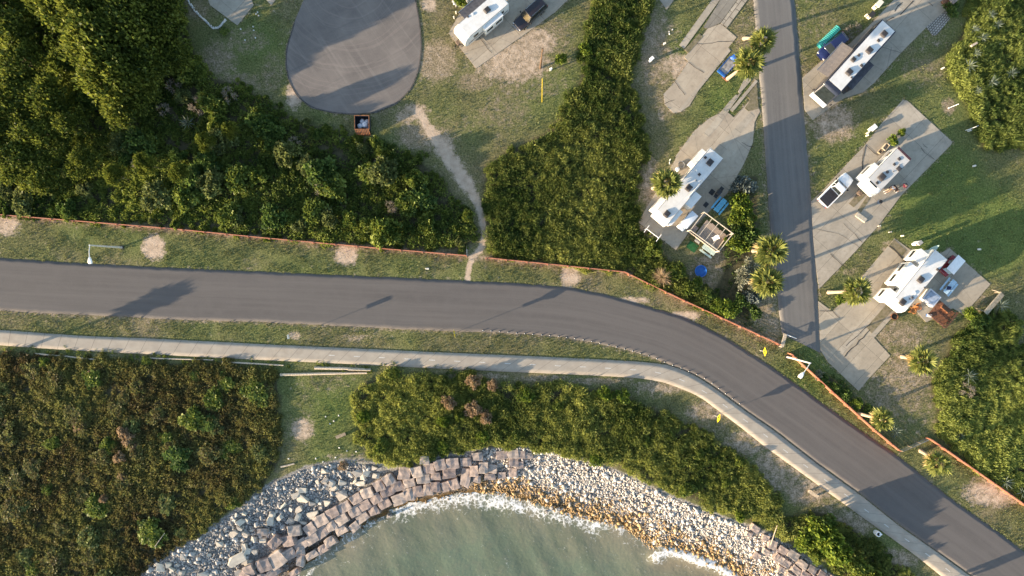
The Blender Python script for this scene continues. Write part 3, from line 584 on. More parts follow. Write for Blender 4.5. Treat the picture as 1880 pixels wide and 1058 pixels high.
for k, (px, py, h, r) in enumerate(TREES_FAR):
    hc = h * .7; x, y = g(px, py, hc)
    lb = 'tall yellow-green tree with a billowing crown in the dense wood' if h > 7 else 'lower dark green tree packed among the tall trees of the wood'
    t = thing('tree', lb, 'tree', (x, y, 0), random.uniform(0, 6.28), 'trees of the dense wood' if h > 7 else 'lower trees of the dense wood')
    a, b = tm[k % 5]
    c = link('crown', a, LF['tree'], t); c.scale = (r, r, h)
    q = link('trunk', b, BARK, t); q.scale = (r, r, h)
for k, (px, py, h, r) in enumerate([(268, 302, 6.2, 1.7), (212, 322, 5.8, 1.6), (378, 262, 5.4, 1.5), (424, 240, 5.2, 1.3), (330, 318, 5.6, 1.5)]):  # trees added so that their shadows fall in bands across the turning circle
    x, y = g(px, py, h * .7); t = thing('shadow_tree', 'slim yellow-green tree added to cast shadow bands on the turning circle', 'tree', (x, y, 0), k * 1.3, 'slim trees added for their shadows')
    c = link('crown', tm[k % 5][0], LF['bright'], t) if False else link('crown', tm[k % 5][0], None, t); c.scale = (r, r, h); q = link('trunk', tm[k % 5][1], None, t); q.scale = (r, r, h)
# shrubs, each one a plant of its own
SK = {}
for nm, m, n, leaf, seeds in (('shrub', 'shrub', 16, .22, (30, 31, 32, 33)), ('olive', 'olive', 14, .20, (40, 41, 42)), ('scrub', 'scrub', 15, .18, (50, 51, 52)), ('dark', 'dark', 14, .24, (60, 61)), ('bright', 'bright', 14, .22, (70, 71)), ('silver', 'silver', 18, .15, (80, 81)), ('blue', 'blue', 14, .24, (85,)), ('straw', 'straw', 12, .2, (90, 91)), ('twig', 'twig', 9, .3, (95, 96))):
    SK[nm] = [crown_mesh(nm + '_plant', 1, .12, .85, n, 75 if nm != 'twig' else 38, leaf, .34 if nm != 'twig' else .07, s, .7) for s in seeds]
    for me_ in SK[nm]: me_.materials.append(LF[m])
def shrub(px, py, r, h, kind, label, group=None, name='shrub', cat='shrub'):
    b = gz(px, py) if (py > 700 and px < 1700) else Vector((*g(px, py, h * .6), 0))
    o = link(name, random.choice(SK[kind]), None, None, b, random.uniform(0, 6.28)); o.scale = (r * random.uniform(.85, 1.15), r * random.uniform(.85, 1.15), h)
    return tagd(o, label, cat, group)
def scatter(poly, step, avoid=(), jitter=.5):
    xs_ = [p[0] for p in poly]; ys_ = [p[1] for p in poly]; out = []
    y = max(min(ys_), -40); row = 0
    while y < min(max(ys_), 1090):
        x = max(min(xs_), -40) + (row % 2) * step / 2
        while x < min(max(xs_), 1920):
            q = (x + random.uniform(-jitter, jitter) * step, y + random.uniform(-jitter, jitter) * step)
            if inpoly(np.array([q[0]]), np.array([q[1]]), poly)[0] and all((q[0] - a) ** 2 + (q[1] - b) ** 2 > c * c for a, b, c in avoid): out.append(q)
            x += step
        y += step * .87; row += 1
    return out
av = [(t[0], t[1], t[3] / K * .55) for t in TREES] + [(346, 228, 30), (268, 302, 20), (212, 322, 20), (378, 262, 18), (424, 240, 16), (330, 318, 18)]
for q in scatter(LITTER[0], 54, av, .6):
    near = q[0] < 200; kd = random.choice(['shrub', 'shrub', 'shrub', 'dark', 'olive', 'olive'] if q[0] > 230 else ['shrub', 'olive', 'dark', 'olive'])
    e = float(dline(np.array([q[0]]), np.array([q[1]]), LITTER[0], True)[0]); r = random.uniform(1.1, 2.5) * (1 if e > 22 else .6)
    lb = {'shrub': 'leafy green shrub in the thicket between the fence and the turning circle', 'dark': 'dark green shrub sunk among brighter shrubs above the fence', 'olive': 'brownish olive shrub in the thicket above the fence'}[kd]
    shrub(q[0], q[1], r, r * random.uniform(.7, 1.1) + .35, kd, lb, kd + ' shrubs of the upper thicket')
for q in scatter(LITTER[2], 58, (), .6):
    kd = random.choice(['scrub', 'scrub', 'olive', 'scrub', 'shrub', 'shrub', 'scrub'] if q[0] < 330 else ['scrub', 'shrub', 'dark', 'shrub', 'olive'])
    e = float(dline(np.array([q[0]]), np.array([q[1]]), LITTER[2], True)[0]); r = random.uniform(1.1, 2.0) * (1 if e > 22 else .6)
    lb = {'scrub': 'dull brown-green scrub bush in the thicket below the sidewalk', 'olive': 'brownish bush in the scrub below the sidewalk', 'dark': 'dark green bush in the scrub below the sidewalk', 'shrub': 'fresh green bush in the scrub below the sidewalk'}[kd]
    shrub(q[0], q[1], r, r * random.uniform(.35, .55) + .2, kd, lb, kd + ' bushes of the lower scrub', 'scrub_bush', 'bush')
for q in scatter(LITTER[3], 88):
    shrub(q[0], q[1], random.uniform(.8, 1.3), random.uniform(.9, 1.4), random.choice(['bright', 'shrub']), 'leafy bush among the reeds above the boulder wall', 'bushes among the reeds above the boulders', 'leafy_bush', 'bush')
for (x, y, r, h, kd, lb) in [
 (1365, 345, 1.9, 2.4, 'blue', 'blue-green bush at the top of the hedge beside the side street'), (1362, 375, 1.9, 2.6, 'bright', 'bright green bush beside the blue picnic table'), (1358, 398, 1.7, 2.4, 'bright', 'bright hedge bush right of the blue picnic table'), (1372, 408, 1.7, 2.2, 'shrub', 'green hedge bush by the side street kerb'), (1356, 426, 1.5, 2.2, 'dark', 'dark hedge bush right of the pergola'), (1374, 434, 1.6, 2.1, 'dark', 'dark bush low in the hedge along the side street'), (1358, 450, 1.6, 2.0, 'bright', 'bright bush at the lower end of the hedge'),
 (1372, 494, 1.5, 2.0, 'silver', 'pale silvery bush between the two street palms'), (1370, 516, 1.5, 1.9, 'silver', 'pale silvery bush left of the lower street palm'), (1380, 545, 1.4, 1.7, 'blue', 'blue-green bush below the lower street palm'), (1362, 556, 1.5, 1.6, 'dark', 'dark green bush beside the orange fence bend'), (1338, 566, 1.8, 1.7, 'bright', 'bright yellow-green bush overhanging the orange fence'), (1318, 560, 1.2, 1.4, 'bright', 'small bright bush against the orange fence'), (1385, 575, 1.2, 1.2, 'dark', 'small dark bush on the bare corner lot'),
 (1240, 500, 1.4, 1.6, 'shrub', 'green bush beside the spiky dead plant'), (1268, 528, 1.3, 1.4, 'shrub', 'green bush above the orange fence below the blue pool'), (1280, 520, 1.0, 1.1, 'bright', 'small bright bush just below the blue pool'), (1200, 455, 1.6, 1.8, 'shrub', 'green bush below the white clothes line frame'), (1300, 545, 1.1, 1.2, 'dark', 'dark bush between the pool and the fence'),
 (1512, 698, 1.0, 1.0, 'dark', 'small dark bush behind the orange fence under the slab'), (1528, 712, 1.1, 1.1, 'dark', 'dark bush behind the orange fence at the slab corner'), (1545, 726, 1.2, 1.2, 'dark', 'dark bush along the fence below the slab'), (1568, 740, 1.1, 1.2, 'bright', 'bright low bush along the lower orange fence'), (1590, 752, .9, 1.0, 'dark', 'dark low bush near the fence palm'), (1506, 690, .9, .9, 'silver', 'pale low bush by the slab corner'),
 (1495, 968, 2.1, 3.8, 'bright', 'tall bright green bush beside the sidewalk above the rocks'), (1512, 985, 2.2, 4.0, 'bright', 'big glossy bush shading the road'), (1470, 985, 1.8, 3.0, 'bright', 'glossy bush nearest the stone blocks'), (1530, 1010, 2.0, 3.4, 'bright', 'bright bush below the white bin'), (1560, 1030, 1.8, 2.6, 'shrub', 'green bush near the bottom edge by the sidewalk'), (1490, 1010, 1.6, 2.2, 'shrub', 'green bush above the lower stone blocks'), (1590, 1052, 1.6, 2.2, 'shrub', 'green bush cut by the bottom edge'), (1500, 950, 1.5, 3.2, 'dark', 'narrow dark bush at the sidewalk end of the glossy clump'),
 (1545, 548, 1.0, .8, 'bright', 'low bright plant at the foot of the leaning palm'), (1655, 243, .7, 1.1, 'bright', 'small potted plant with lime leaves nearest the camper'), (1640, 258, .8, 1.2, 'bright', 'lime-leaved plant in a ring beside the camper'), (845, 3, 1.0, 1.1, 'bright', 'round bush ringed with pale stones by the trailer awning'),
 (1782, 575, 1.2, 1.6, 'bright', 'bright bush below the plank shelter'), (1800, 590, 1.5, 1.8, 'dark', 'dark glossy bush under the plank shelter'), (1748, 15, 1.3, 1.2, 'dark', 'dark weeds beside the cobbled corner'), (1554, 66, 1.3, .7, 'twig', 'heap of brown brush beside the blue car'), (1568, 52, 1.2, .6, 'twig', 'brown brush heap behind the big motorhome'),
 (412, 60, .8, .3, 'shrub', 'low weeds inside the pale stone border'), (1030, 108, .9, 1.3, 'bright', 'small bright bush at the left rim of the reeds'), (1075, 90, 1.1, 1.5, 'bright', 'bright bush at the reed edge'),
 (1320, 150 + 5, .0, 0, '', '')]:
    if r: shrub(x, y, r, h, kd, lb)
for (x, y, r, h) in [(168, 688, .9, .9), (148, 786, .9, .8), (232, 792, 1.0, 1.2), (240, 806, 1.1, 1.2), (225, 838, 1.0, 1.3), (252, 822, .9, 1.0), (228, 872, .8, 1.0), (195, 913, .8, 1.2), (870, 700, 1.3, 1.6), (905, 705, .9, 1.3), (825, 738, 1.2, 1.7), (870, 750, 1.4, 1.6), (892, 765, 1.1, 1.4), (630, 855, .8, .6)]:
    shrub(x, y, r, h, 'straw', 'tuft of dead straw-coloured brush among green scrub', 'dead straw tufts', 'dry_shrub', 'dry shrub')
for (x, y, r, h) in [(365, 195, 1.5, 1.6), (318, 160, 1.3, 1.6), (540, 262, 1.0, 1.8), (590, 345, 1.2, 2.0), (720, 380, 1.1, 2.0), (420, 175, 1.2, 2.0), (700, 300, 1.0, 1.6), (255, 300, 1.2, 2.2), (300, 200, 1.1, 1.7), (1775, 715, 1.2, 1.6)]:
    shrub(x, y, r, h, 'twig', 'bare grey twiggy bush among leafy shrubs', 'bare twiggy bushes', 'twiggy_bush', 'bush')
tagd(link('shadow_shrub', SK['dark'][0], None, None, Vector((*g(1668, 1096, 0), 0)), 1.2), 'unseen narrow bush added beyond the bottom edge to shade the road', 'bush').scale = (.62, .62, 4.6)  # unseen bush, added to throw a thin shadow over the road

# reeds and low undergrowth nobody could count: one object per stretch
def thicket(name, poly, label, area, per, size, rr, hh, m, wid, up, grad=None, edge=1.0, jit=.7, seed=0, inner=None):
    global rng
    keep = rng; rng = np.random.default_rng(seed)
    xs_ = [p[0] for p in poly]; ys_ = [p[1] for p in poly]
    x0, x1, y0, y1 = max(min(xs_), -62), min(max(xs_), 1942), max(min(ys_), -48), min(max(ys_), 1106)
    n = int((x1 - x0) * (y1 - y0) * K * K / area); X = rng.uniform(x0, x1, n); Y = rng.uniform(y0, y1, n)
    wa = (fbm(X, Y, 26, seed + 31) - .5) * 34; wb = (fbm(X, Y, 26, seed + 57) - .5) * 34; ok = inpoly(X + wa, Y + wb, poly); X, Y, wa, wb = X[ok], Y[ok], wa[ok], wb[ok]; e = dline(X + wa, Y + wb, poly, True) * K
    C = np.stack([(X - 940) * K, (529 - Y) * K], 1); zz = zfun(C[:, 0], C[:, 1])
    nz = fbm(C[:, 0], C[:, 1], 3.4, seed, 2); f = np.clip(.35 + e / edge, .35, 1) * (.42 + 1.05 * nz)
    Rr = rng.uniform(*rr, len(C)) * np.clip(f, .5, 1.2); Hh = rng.uniform(*hh, len(C)) * f
    P, D, i = dome_leaves(C, Rr, Hh, per, size, up, jit); P[:, 2] += zz[i]
    T = np.clip(.45 * rng.uniform(0, 1, len(C))[i] + 1.5 * fbm(P[:, 0], P[:, 1], 9, seed + 3, 4) - .42 + rng.normal(size=len(i)) * .16, 0, 1)
    me = blades(name, P, D, np.linalg.norm(D, axis=1) * wid, T); o = link(name, me, LF[m]); tagd(o, label, 'plants', None, 'stuff'); rng = keep; return o
thicket('undergrowth', LITTER[0], 'shadowed green undergrowth beneath the shrubs above the orange fence', .38, 52, .34, (.5, .9), (.35, 1.0), 'shrub', .24, .5, seed=101, edge=1.5)
thicket('tall_reeds', LITTER[1], 'sunlit yellow-green reed bed between the footpath and the fifth-wheel camper', .33, 130, .52, (.4, 1.05), (.45, 1.0), 'reed', .085, 1.0, seed=102, edge=1.0, jit=.5)
thicket('scrub_growth', LITTER[2], 'low tangled brown-green growth below the sidewalk', .28, 62, .30, (.5, .95), (.3, .85), 'scrub', .2, .6, seed=103, edge=1.2)
thicket('shore_reeds', LITTER[3], 'tall green reeds on the bank above the boulder wall', .31, 130, .48, (.4, 1.05), (.45, 1.0), 'reed', .09, 1.0, seed=104, edge=.9, jit=.5)
thicket('bank_growth', LITTER[4], 'green bank growth beside the lower end of the sidewalk', .3, 70, .38, (.4, .8), (.4, 1.1), 'reed', .13, .8, seed=105, edge=1.0)
thicket('cane_thicket', LITTER[5], 'tall cane thicket in the upper right corner', .28, 130, .52, (.4, 1.05), (.5, 1.15), 'reed_right', .085, 1.0, seed=106, edge=1.0, jit=.5)
thicket('cane_growth', LITTER[6], 'broad cane thicket right of the fence palms', .28, 130, .50, (.4, 1.05), (.45, 1.1), 'reed_right', .085, 1.0, seed=107, edge=1.0, jit=.5)
thicket('weed_patch', LITTER[7], 'low weeds on the shaded lot beside the side street', 1.3, 22, .3, (.4, .8), (.15, .6), 'dark', .2, .5, seed=108)
thicket('verge_weeds', LITTER[8], 'low weeds behind the orange fence below the concrete slab', .9, 26, .3, (.4, .7), (.2, .7), 'dark', .22, .5, seed=109)
thicket('weed_strip', [(0, 636), (120, 644), (225, 650), (480, 663), (620, 668), (750, 676), (870, 681), (870, 687), (750, 681), (620, 674), (480, 669), (225, 657), (120, 651), (0, 644)], 'weeds crowding the lower edge of the sidewalk', .35, 18, .26, (.25, .45), (.1, .35), 'shrub', .2, .6, seed=110, edge=.2)
# lawn blades
def lawn(name, polys, holes, dens, label, seed, z=(.10, .28)):
    global rng
    keep = rng; rng = np.random.default_rng(seed); Pn = []
    for poly in polys:
        xs_ = [p[0] for p in poly]; ys_ = [p[1] for p in poly]; x0, x1, y0, y1 = max(min(xs_), -20), min(max(xs_), 1900), max(min(ys_), -20), min(max(ys_), 1078)
        n = int((x1 - x0) * (y1 - y0) * K * K * dens); X = rng.uniform(x0, x1, n); Y = rng.uniform(y0, y1, n); ok = inpoly(X, Y, poly)
        for h in holes: ok &= ~inpoly(X, Y, h)
        X, Y = X[ok], Y[ok]; x = (X - 940) * K; y = (529 - Y) * K; Pn.append(np.stack([x, y], 1))
    P = np.concatenate(Pn); br = np.zeros(len(P))
    for (x, y, rx, ry, st, sd_) in BARE:
        cx, cy = g(x, y); q = ((P[:, 0] - cx) / (rx * K)) ** 2 + ((P[:, 1] - cy) / (ry * K)) ** 2; br = np.maximum(br, st * np.clip(1.5 - q, 0, 1))
    for pl, rr in PATHS: br = np.maximum(br, np.exp(-(dline(P[:, 0], P[:, 1], gp(pl)) / 1.3) ** 2) * 1.2)
    nz = fbm(P[:, 0], P[:, 1], 2.2, seed); P = P[(rng.uniform(0, 1, len(P)) > br) & (nz > .33)]
    n = len(P); q = rng.normal(size=(n, 3)) * .55; q[:, 2] = np.abs(q[:, 2]) * .5 + .7; q /= np.linalg.norm(q, axis=1, keepdims=True); L = rng.uniform(*z, n) * (.6 + .9 * fbm(P[:, 0], P[:, 1], 1.3, seed + 1))
    T = np.clip(fbm(P[:, 0], P[:, 1], 4, seed + 2) * .7 + rng.normal(size=n) * .2 + .1, 0, 1)
    me = blades(name, np.concatenate([P, np.full((n, 1), .0)], 1), q * L[:, None], L * .20, T); o = link(name, me, LF['grass']); tagd(o, label, 'grass', None, 'stuff'); rng = keep
ru = [p for p in ROAD_U]; FEN = [(-20, 396), (320, 423), (857, 472), (893, 477), (1145, 502), (1432, 634), (1500, 700), (1640, 822), (1700, 806), (1880, 930), (1990, 1000)]
lawn('grass_verge', [FEN + ru[::-1]], [], 26, 'mown grass verge between the orange fence and the road', 201)
lawn('grass_median', [ROAD_L[:15] + WALK_U[:11][::-1]], [], 26, 'grass strip between the road and the sidewalk', 202)
HOLES = list(PADS.values()) + [s[0] for s in STRIPS] + LITTER + [CUL, STREET_L + STREET_R[::-1]]
lawn('lawn_grass', [[(330, -20), (1900, -20), (1900, 930), (1700, 806), (1640, 822), (1500, 700), (1432, 634), (1145, 500), (893, 474), (857, 469), (320, 421)]], HOLES, 15, 'rough lawn between the campsites', 203)
lawn('bank_grass', [[(505, 672), (720, 680), (860, 686), (1170, 698), (1280, 735), (1480, 885), (1720, 1070), (1440, 1000), (1370, 842), (1120, 718), (720, 686), (655, 760), (690, 850), (510, 860)]], LITTER + [WALK_U + WALK_L[::-1]], 20, 'grass of the bank below the sidewalk', 204)

# palms
def fan_palm(name, px, py, bx, by, h, r, label, seed, green=30, dead=16, skirt=True):
    rd = np.random.default_rng(seed); b = V(bx, by, 0); top = V(px, py, h); t = thing(name, label, 'palm', b, 0, 'palms of the campground'); q = top - b
    mb = MB(); n = 9
    mb.tube([Vector((q.x * (i / n) ** 1.15, q.y * (i / n) ** 1.15, -.1 + (q.z + .1) * i / n)) for i in range(n + 1)], [.34, .27, .24, .23, .22, .22, .21, .21, .22, .22], 10)
    mb.build('trunk', PBARK, t, smooth=True)
    def fronds(cnt, e0, e1, ln, sag, nm, m, ga):
        P, D, Wd, T = [], [], [], []
        for k in range(cnt):
            a = k * 2.39996 + ga + rd.normal() * .15; e = e0 + (e1 - e0) * (k / max(1, cnt - 1)) + rd.normal() * .08
            d = np.array([math.cos(a) * math.cos(e), math.sin(a) * math.cos(e), math.sin(e)]); l = ln * rd.uniform(.85, 1.12); o = np.array([q.x, q.y, q.z]); pet = o + d * l * .46
            P.append(o); D.append(d * l * .5); Wd.append(.035); T.append(.9)
            s = np.cross(d, [0, 0, 1]); s /= np.linalg.norm(s) + 1e-9; u = np.cross(s, d); tt = rd.uniform(.2, 1)
            for j in range(13):
                w = (j - 6) / 6 * 1.75; f = d * math.cos(w) + s * math.sin(w) + u * (-.18 * abs(w) + rd.normal() * .07) + np.array([0, 0, -sag * rd.uniform(.6, 1.3)])
                f /= np.linalg.norm(f); P.append(pet); D.append(f * l * .56 * (1 - .16 * abs(w)) * rd.uniform(.9, 1.08)); Wd.append(.075 * r); T.append(np.clip(tt + rd.normal() * .18, 0, 1))
        return link(nm, blades(nm, np.array(P), np.array(D), np.array(Wd), np.array(T), .04), m, t)
    fronds(green, 1.25, -.30, r, .18, 'crown', LF['palm'], rd.uniform(0, 6))
    if dead: fronds(dead, -.35, -1.05, r * .95, .35, 'dead_fronds', LF['palm_dry'], rd.uniform(0, 6))
    return t
fan_palm('fan_palm', 1400, 76, 1366, 71, 8.2, 2.10, 'tall palm over the kerb, upper of the pair by the blue utility trailer', 1, 24, 10)
fan_palm('fan_palm', 1375, 116, 1336, 145, 8.4, 2.40, 'leaning palm with a bare orange trunk beside the blue utility trailer', 2)
fan_palm('fan_palm', 1224, 336, 1199, 346, 6.6, 2.52, 'bushy palm touching the roof of the long white fifth-wheel camper', 3, 34, 14)
fan_palm('fan_palm', 1415, 460, 1383, 461, 6.8, 2.58, 'full yellow-skirted palm at the side street, upper of two', 4, 32, 20)
fan_palm('fan_palm', 1409, 518, 1376, 519, 6.5, 2.52, 'full yellow-skirted palm at the side street, lower of two', 5, 32, 20)
fan_palm('fan_palm', 1573, 535, 1521, 537, 7.8, 2.28, 'leaning palm with a long bare trunk on the grass island by the side street', 6, 26, 8)
fan_palm('fan_palm', 1693, 664, 1656, 655, 5.4, 2.28, 'shaggy palm on the bare lot below the hot tub camper', 7, 26, 20)
fan_palm('fan_palm', 1619, 771, 1576, 759, 6.4, 1.80, 'small palm behind the orange fence below the broken slab', 8, 22, 16)
fan_palm('fan_palm', 1723, 851, 1690, 828, 5.2, 2.10, 'windswept palm with pale dead fronds on the verge outside the fence', 9, 16, 22)
fan_palm('fan_palm', -32, 664, -38, 670, 4.7, 1.7, 'palm standing just beyond the left edge of the photo', 10)
# agaves
def agave_mesh(seed, n, l, w):
    rd = np.random.default_rng(seed); P = np.zeros((n, 3)); D = np.zeros((n, 3))
    for k in range(n):
        a = k * 2.39996 + rd.normal() * .1; e = 1.2 - 1.05 * (k / n) + rd.normal() * .08; D[k] = np.array([math.cos(a) * math.cos(e), math.sin(a) * math.cos(e), math.sin(e)]) * l * rd.uniform(.8, 1.1)
        P[k] = D[k] * .06 + np.array([0, 0, .12])
    return blades('agave', P, D, np.full(n, w), rd.uniform(0, 1, n), .05)
AG = [agave_mesh(s, 20, 1.05, .055) for s in (1, 2, 3)]
for me_ in AG: me_.materials.append(LF['agave'])
for (x, y, s, z, lb) in [(346, 227, 1.25, .9, 'grey-green agave alone in the dark upper thicket'), (1777, 690, 1.35, 1.0, 'large agave in the canes right of the shaggy palm'), (1642, 792, 1.1, .2, 'agave at the foot of the small fence palm'), (1845, 885, 1.1, .6, 'agave behind the right end of the orange fence'), (1876, 905, 1.2, .6, 'agave cut by the right edge above the fence'), (1836, 560, 1.2, .6, 'agave below the end of the plank shelter'), (1818, 28, .8, 1.4, 'agave highest in the upper right canes'), (1830, 46, .8, 1.4, 'pale yellow agave in the upper right canes'), (1787, 55, .8, 1.2, 'agave at the left rim of the upper canes'), (1802, 70, .9, 1.4, 'bright agave beside the tan stump'), (1790, 100, .9, 1.3, 'agave below the white ball in the canes'), (1778, 122, 1.2, 1.0, 'big blue-grey agave at the cane edge'), (1855, 136, 1.0, 1.4, 'agave in the middle of the upper canes'), (1820, 152, 1.1, 1.3, 'spreading agave low in the upper canes'), (1793, 168, .8, 1.2, 'small agave near the lower cane edge'), (1760, 800, .9, .4, 'agave in the lower canes near the fence corner'), (1640, 800, .7, .2, 'small agave under the fence palm'), (1560, 745, .8, .3, 'green yucca tuft along the fence below the slab')]:
    o = link('agave', AG[int(x) % 3], None, None, Vector((*g(x, y, z), z)), random.uniform(0, 6)); o.scale = (s, s, s); tagd(o, lb, 'agave')
n = 210; d = unit(n); d[:, 2] = np.abs(d[:, 2]) * .9 + .02
tagd(link('dead_yucca', blades('dead_yucca', np.zeros((n, 3)) + d * .15, d * rng.uniform(1.1, 1.75, (n, 1)), np.full(n, .034), rng.uniform(.4, 1, n), .03), LF['straw'], None, Vector((*g(1216, 509, 1.0), .85))), 'bristling ball of dead tan spikes above the orange fence', 'dead plant')
# ------------------------------------------------------------------ campers and cars
def roofmat(name, c, d):
    n = NT(name, .5, .4); c_ = n.mix(n.map(n.noise(.9, 5, .65), .35, .7, 0, .8), c, d); st = n.noise(1, 4, .7, n.rot(0, .25, 3)); c_ = n.mix(n.map(st, .52, .75, 0, .6), c_, d)
    return n.out(c_, n.noise(5, 3), .08, .01)
WH = mat('white_fibreglass', (.68, .675, .65), .35, .04, 2, coat=.2)
ROOF = roofmat('white_roof_membrane', (.67, .66, .635), (.52, .505, .475)); ROOFG = roofmat('grey_roof_membrane', (.50, .485, .46), (.40, .385, .36))
GLASS = mat('tinted_glass', (.020, .026, .028), .07, .2, 3, spec=.3); BLK = mat('black_plastic', (.03, .028, .028), .55, .2, 8); TYRE = mat('tyre_rubber', (.022, .022, .022), .9, .2, 9)
AC = mat('vent_housing', (.062, .055, .055), .6, .2, 6); NAVY = mat('navy_gloss', (.022, .026, .042), .3, .15, 2, coat=.4); TAUPE = mat('taupe_awning', (.19, .165, .15), .85, .12, 4); CHAR = mat('charcoal_awning', (.060, .062, .075), .85, .2, 3)
METAL = mat('galvanised_metal', (.42, .42, .42), .4, .15, 8, metal=.8); CHROME = mat('bright_trim', (.75, .75, .75), .18, .1, 8, metal=1); STRIPE = mat('graphic_stripe', (.16, .15, .15), .4, .1, 3); BROWNC = mat('brown_cover', (.14, .10, .075), .85, .3, 5)
PAINTW = mat('white_paint', (.80, .79, .77), .45, .06, 3)
def wheel(parent, x, y, r=.36, w=.24, side=1):
    o = MB().add([], []).build('wheel', TYRE, parent) if False else None
    mb = MB(); mb.tube([(x, y - w / 2, r), (x, y + w / 2, r)], r, 18); o = mb.build('wheel', TYRE, parent, bevel=.03)
    ri = MB(); ri.tube([(x, y + side * w * .42, r), (x, y + side * (w / 2 + .015), r)], r * .6, 14); ri.build('rim', CHROME, o); return o
class Rv:
    def __init__(s, name, label, cat, front, rear, h, wid, kind='trailer', roof=None, group='campers parked on slabs', body=WH, rise=None, edge=.0):
        F = V(*front, h); B = V(*rear, h); F.z = B.z = 0; c = (F + B) / 2; d = F - B; s.L = d.length; s.a = math.atan2(d.y, d.x); s.h = h; s.w = wid; s.c = c
        s.t = thing(name, label, cat, (c.x, c.y, .062), s.a, group); L, w = s.L / 2, wid / 2; s.hx, s.hy = L, w
        z0 = .55
        if kind == 'trailer': prof = [(-L, z0), (L - .45, z0), (L - .05, z0 + .7), (L, h * .52), (L - .10, h * .8), (L - .42, h - .12), (L - .95, h), (-L + .12, h), (-L, h - .12)]
        elif kind == 'fifth': prof = [(-L, z0), (L - 2.6, z0), (L - 2.5, 1.55), (L - .25, 1.55), (L, 2.0), (L - .04, h * .78), (L - .35, h - .12), (L - .8, h), (-L + .1, h), (-L, h - .1)]
        else: prof = [(-L, z0), (L - .25, .42), (L - .03, .8), (L, 1.35), (L - .25, 1.62), (L - 1.15, h - .35), (L - 1.45, h - .04), (L - 1.9, h), (-L + .1, h), (-L, h - .12)]
        s.body = MB().side(prof, -w, w).build('body', body, s.t, bevel=.07 if kind != 'motor' else .12, seg=3, smooth=True)
        r0, r1 = -L + .14 + edge * .6, L - (1.0 if kind == 'trailer' else .9 if kind == 'fifth' else 2.05)
        MB().box(r0, r1, -w + .06 + edge, w - .06 - edge, h + .001, h + .02).build('roof_membrane', roof or ROOF, s.t, bevel=.006)
        tr = MB()
        for q in (-1, 1): tr.box(r0, r1, q * (w - .035) - .03, q * (w - .035) + .03, h - .02, h + .035)
        tr.build('roof_trim', STRIPE if not edge else NAVY, s.t, bevel=.01)
        for q in (-1, 1):
            MB().box(-L + .3, L - (1.3 if kind == 'motor' else 2.8 if kind == 'fifth' else .7), q * w - .012 * (q < 0) - .002, q * w + .012 * (q > 0) + .002, 1.15, 1.42).build('stripe', STRIPE, s.t)
            n = 4 if s.L > 9 else 3
            for k in range(n):
                x = -L + (k + .6) * s.L / n * .86
                MB().box(x - .45, x + .45, q * w - .02, q * w + .02, 1.75, 2.5).build('window', GLASS, s.t, bevel=.01)
        MB().box(L * .28 - .35, L * .28 + .35, -w - .026, -w + .02, .6, 2.45).build('door', mat('door_panel', (.62, .61, .58), .4, .08, 4), s.t, bevel=.012)
        wx = [-L * .28, -L * .28 - .85] if kind != 'motor' else [L * .56, -L * .38, -L * .38 - .95]
        for x in wx:
            for q in (-1, 1): wheel(s.t, x, q * (w - .14), .38 if kind != 'motor' else .5, .24, q)
        if kind == 'trailer':
            tg = MB(); tg.tube([(L - .4, .55, .5), (L + 1.05, 0, .5)], .05, 6); tg.tube([(L - .4, -.55, .5), (L + 1.05, 0, .5)], .05, 6); tg.tube([(L + .95, 0, .05), (L + .95, 0, .95)], .05, 8); tg.build('tongue', BLK, s.t)
            MB().box(L + .12, L + .62, -.36, .36, .5, 1.05).build('propane_cover', BROWNC, s.t, bevel=.1, seg=3, smooth=True)
        if kind == 'fifth':
            tg = MB(); tg.box(L - 1.5, L - .9, -.3, .3, 1.2, 1.56); tg.tube([(L - 2.4, .8, 0), (L - 2.4, .8, 1.5)], .06, 8); tg.tube([(L - 2.4, -.8, 0), (L - 2.4, -.8, 1.5)], .06, 8); tg.build('hitch_and_jacks', BLK, s.t)
        ld = MB()
        for q in (-.9, -.55): ld.tube([(-L - .08, q, 1.0), (-L - .08, q, h), (-L + .25, q, h + .12)], .018, 6)
        for k in range(6): ld.tube([(-L - .08, -.9, 1.1 + k * .38), (-L - .08, -.55, 1.1 + k * .38)], .015, 5)
        if kind != 'motor': ld.build('ladder', METAL, s.t)
        bm_ = MB().box(-L - .14, -L + .02, -w + .1, w - .1, .5, .72); bm_.build('bumper', BLK, s.t, bevel=.02)
        for q in (-1, 1): MB().box(-L - .02, -L + .03, q * (w - .25) - .09, q * (w - .25) + .09, 1.0, 1.3).build('tail_light', mat('red_lens', (.35, .02, .02), .25, .1, 5), s.t, bevel=.01)
    def loc(s, px, py, z):
        p = V(px, py, z) - s.c; ca, sa = math.cos(s.a), math.sin(s.a); return (p.x * ca + p.y * sa, -p.x * sa + p.y * ca)
    def ac(s, px, py, l=.95, w=.72, hh=.30, m=None):
        x, y = s.loc(px, py, s.h + hh); mb = MB().side([(x - l / 2, s.h + .02), (x + l / 2, s.h + .02), (x + l / 2 - .04, s.h + hh * .7), (x + l / 2 - .2, s.h + hh), (x - l / 2 + .12, s.h + hh), (x - l / 2 + .02, s.h + hh * .6)], y - w / 2, y + w / 2)
        o = mb.build('air_conditioner', m or AC, s.t, bevel=.05, seg=3, smooth=True); gr = MB()
        for k in range(5): gr.box(x - l * .28 + k * l * .12, x - l * .28 + k * l * .12 + .03, y - w * .34, y + w * .34, s.h + hh - .005, s.h + hh + .012)
        gr.build('grille', BLK, o)
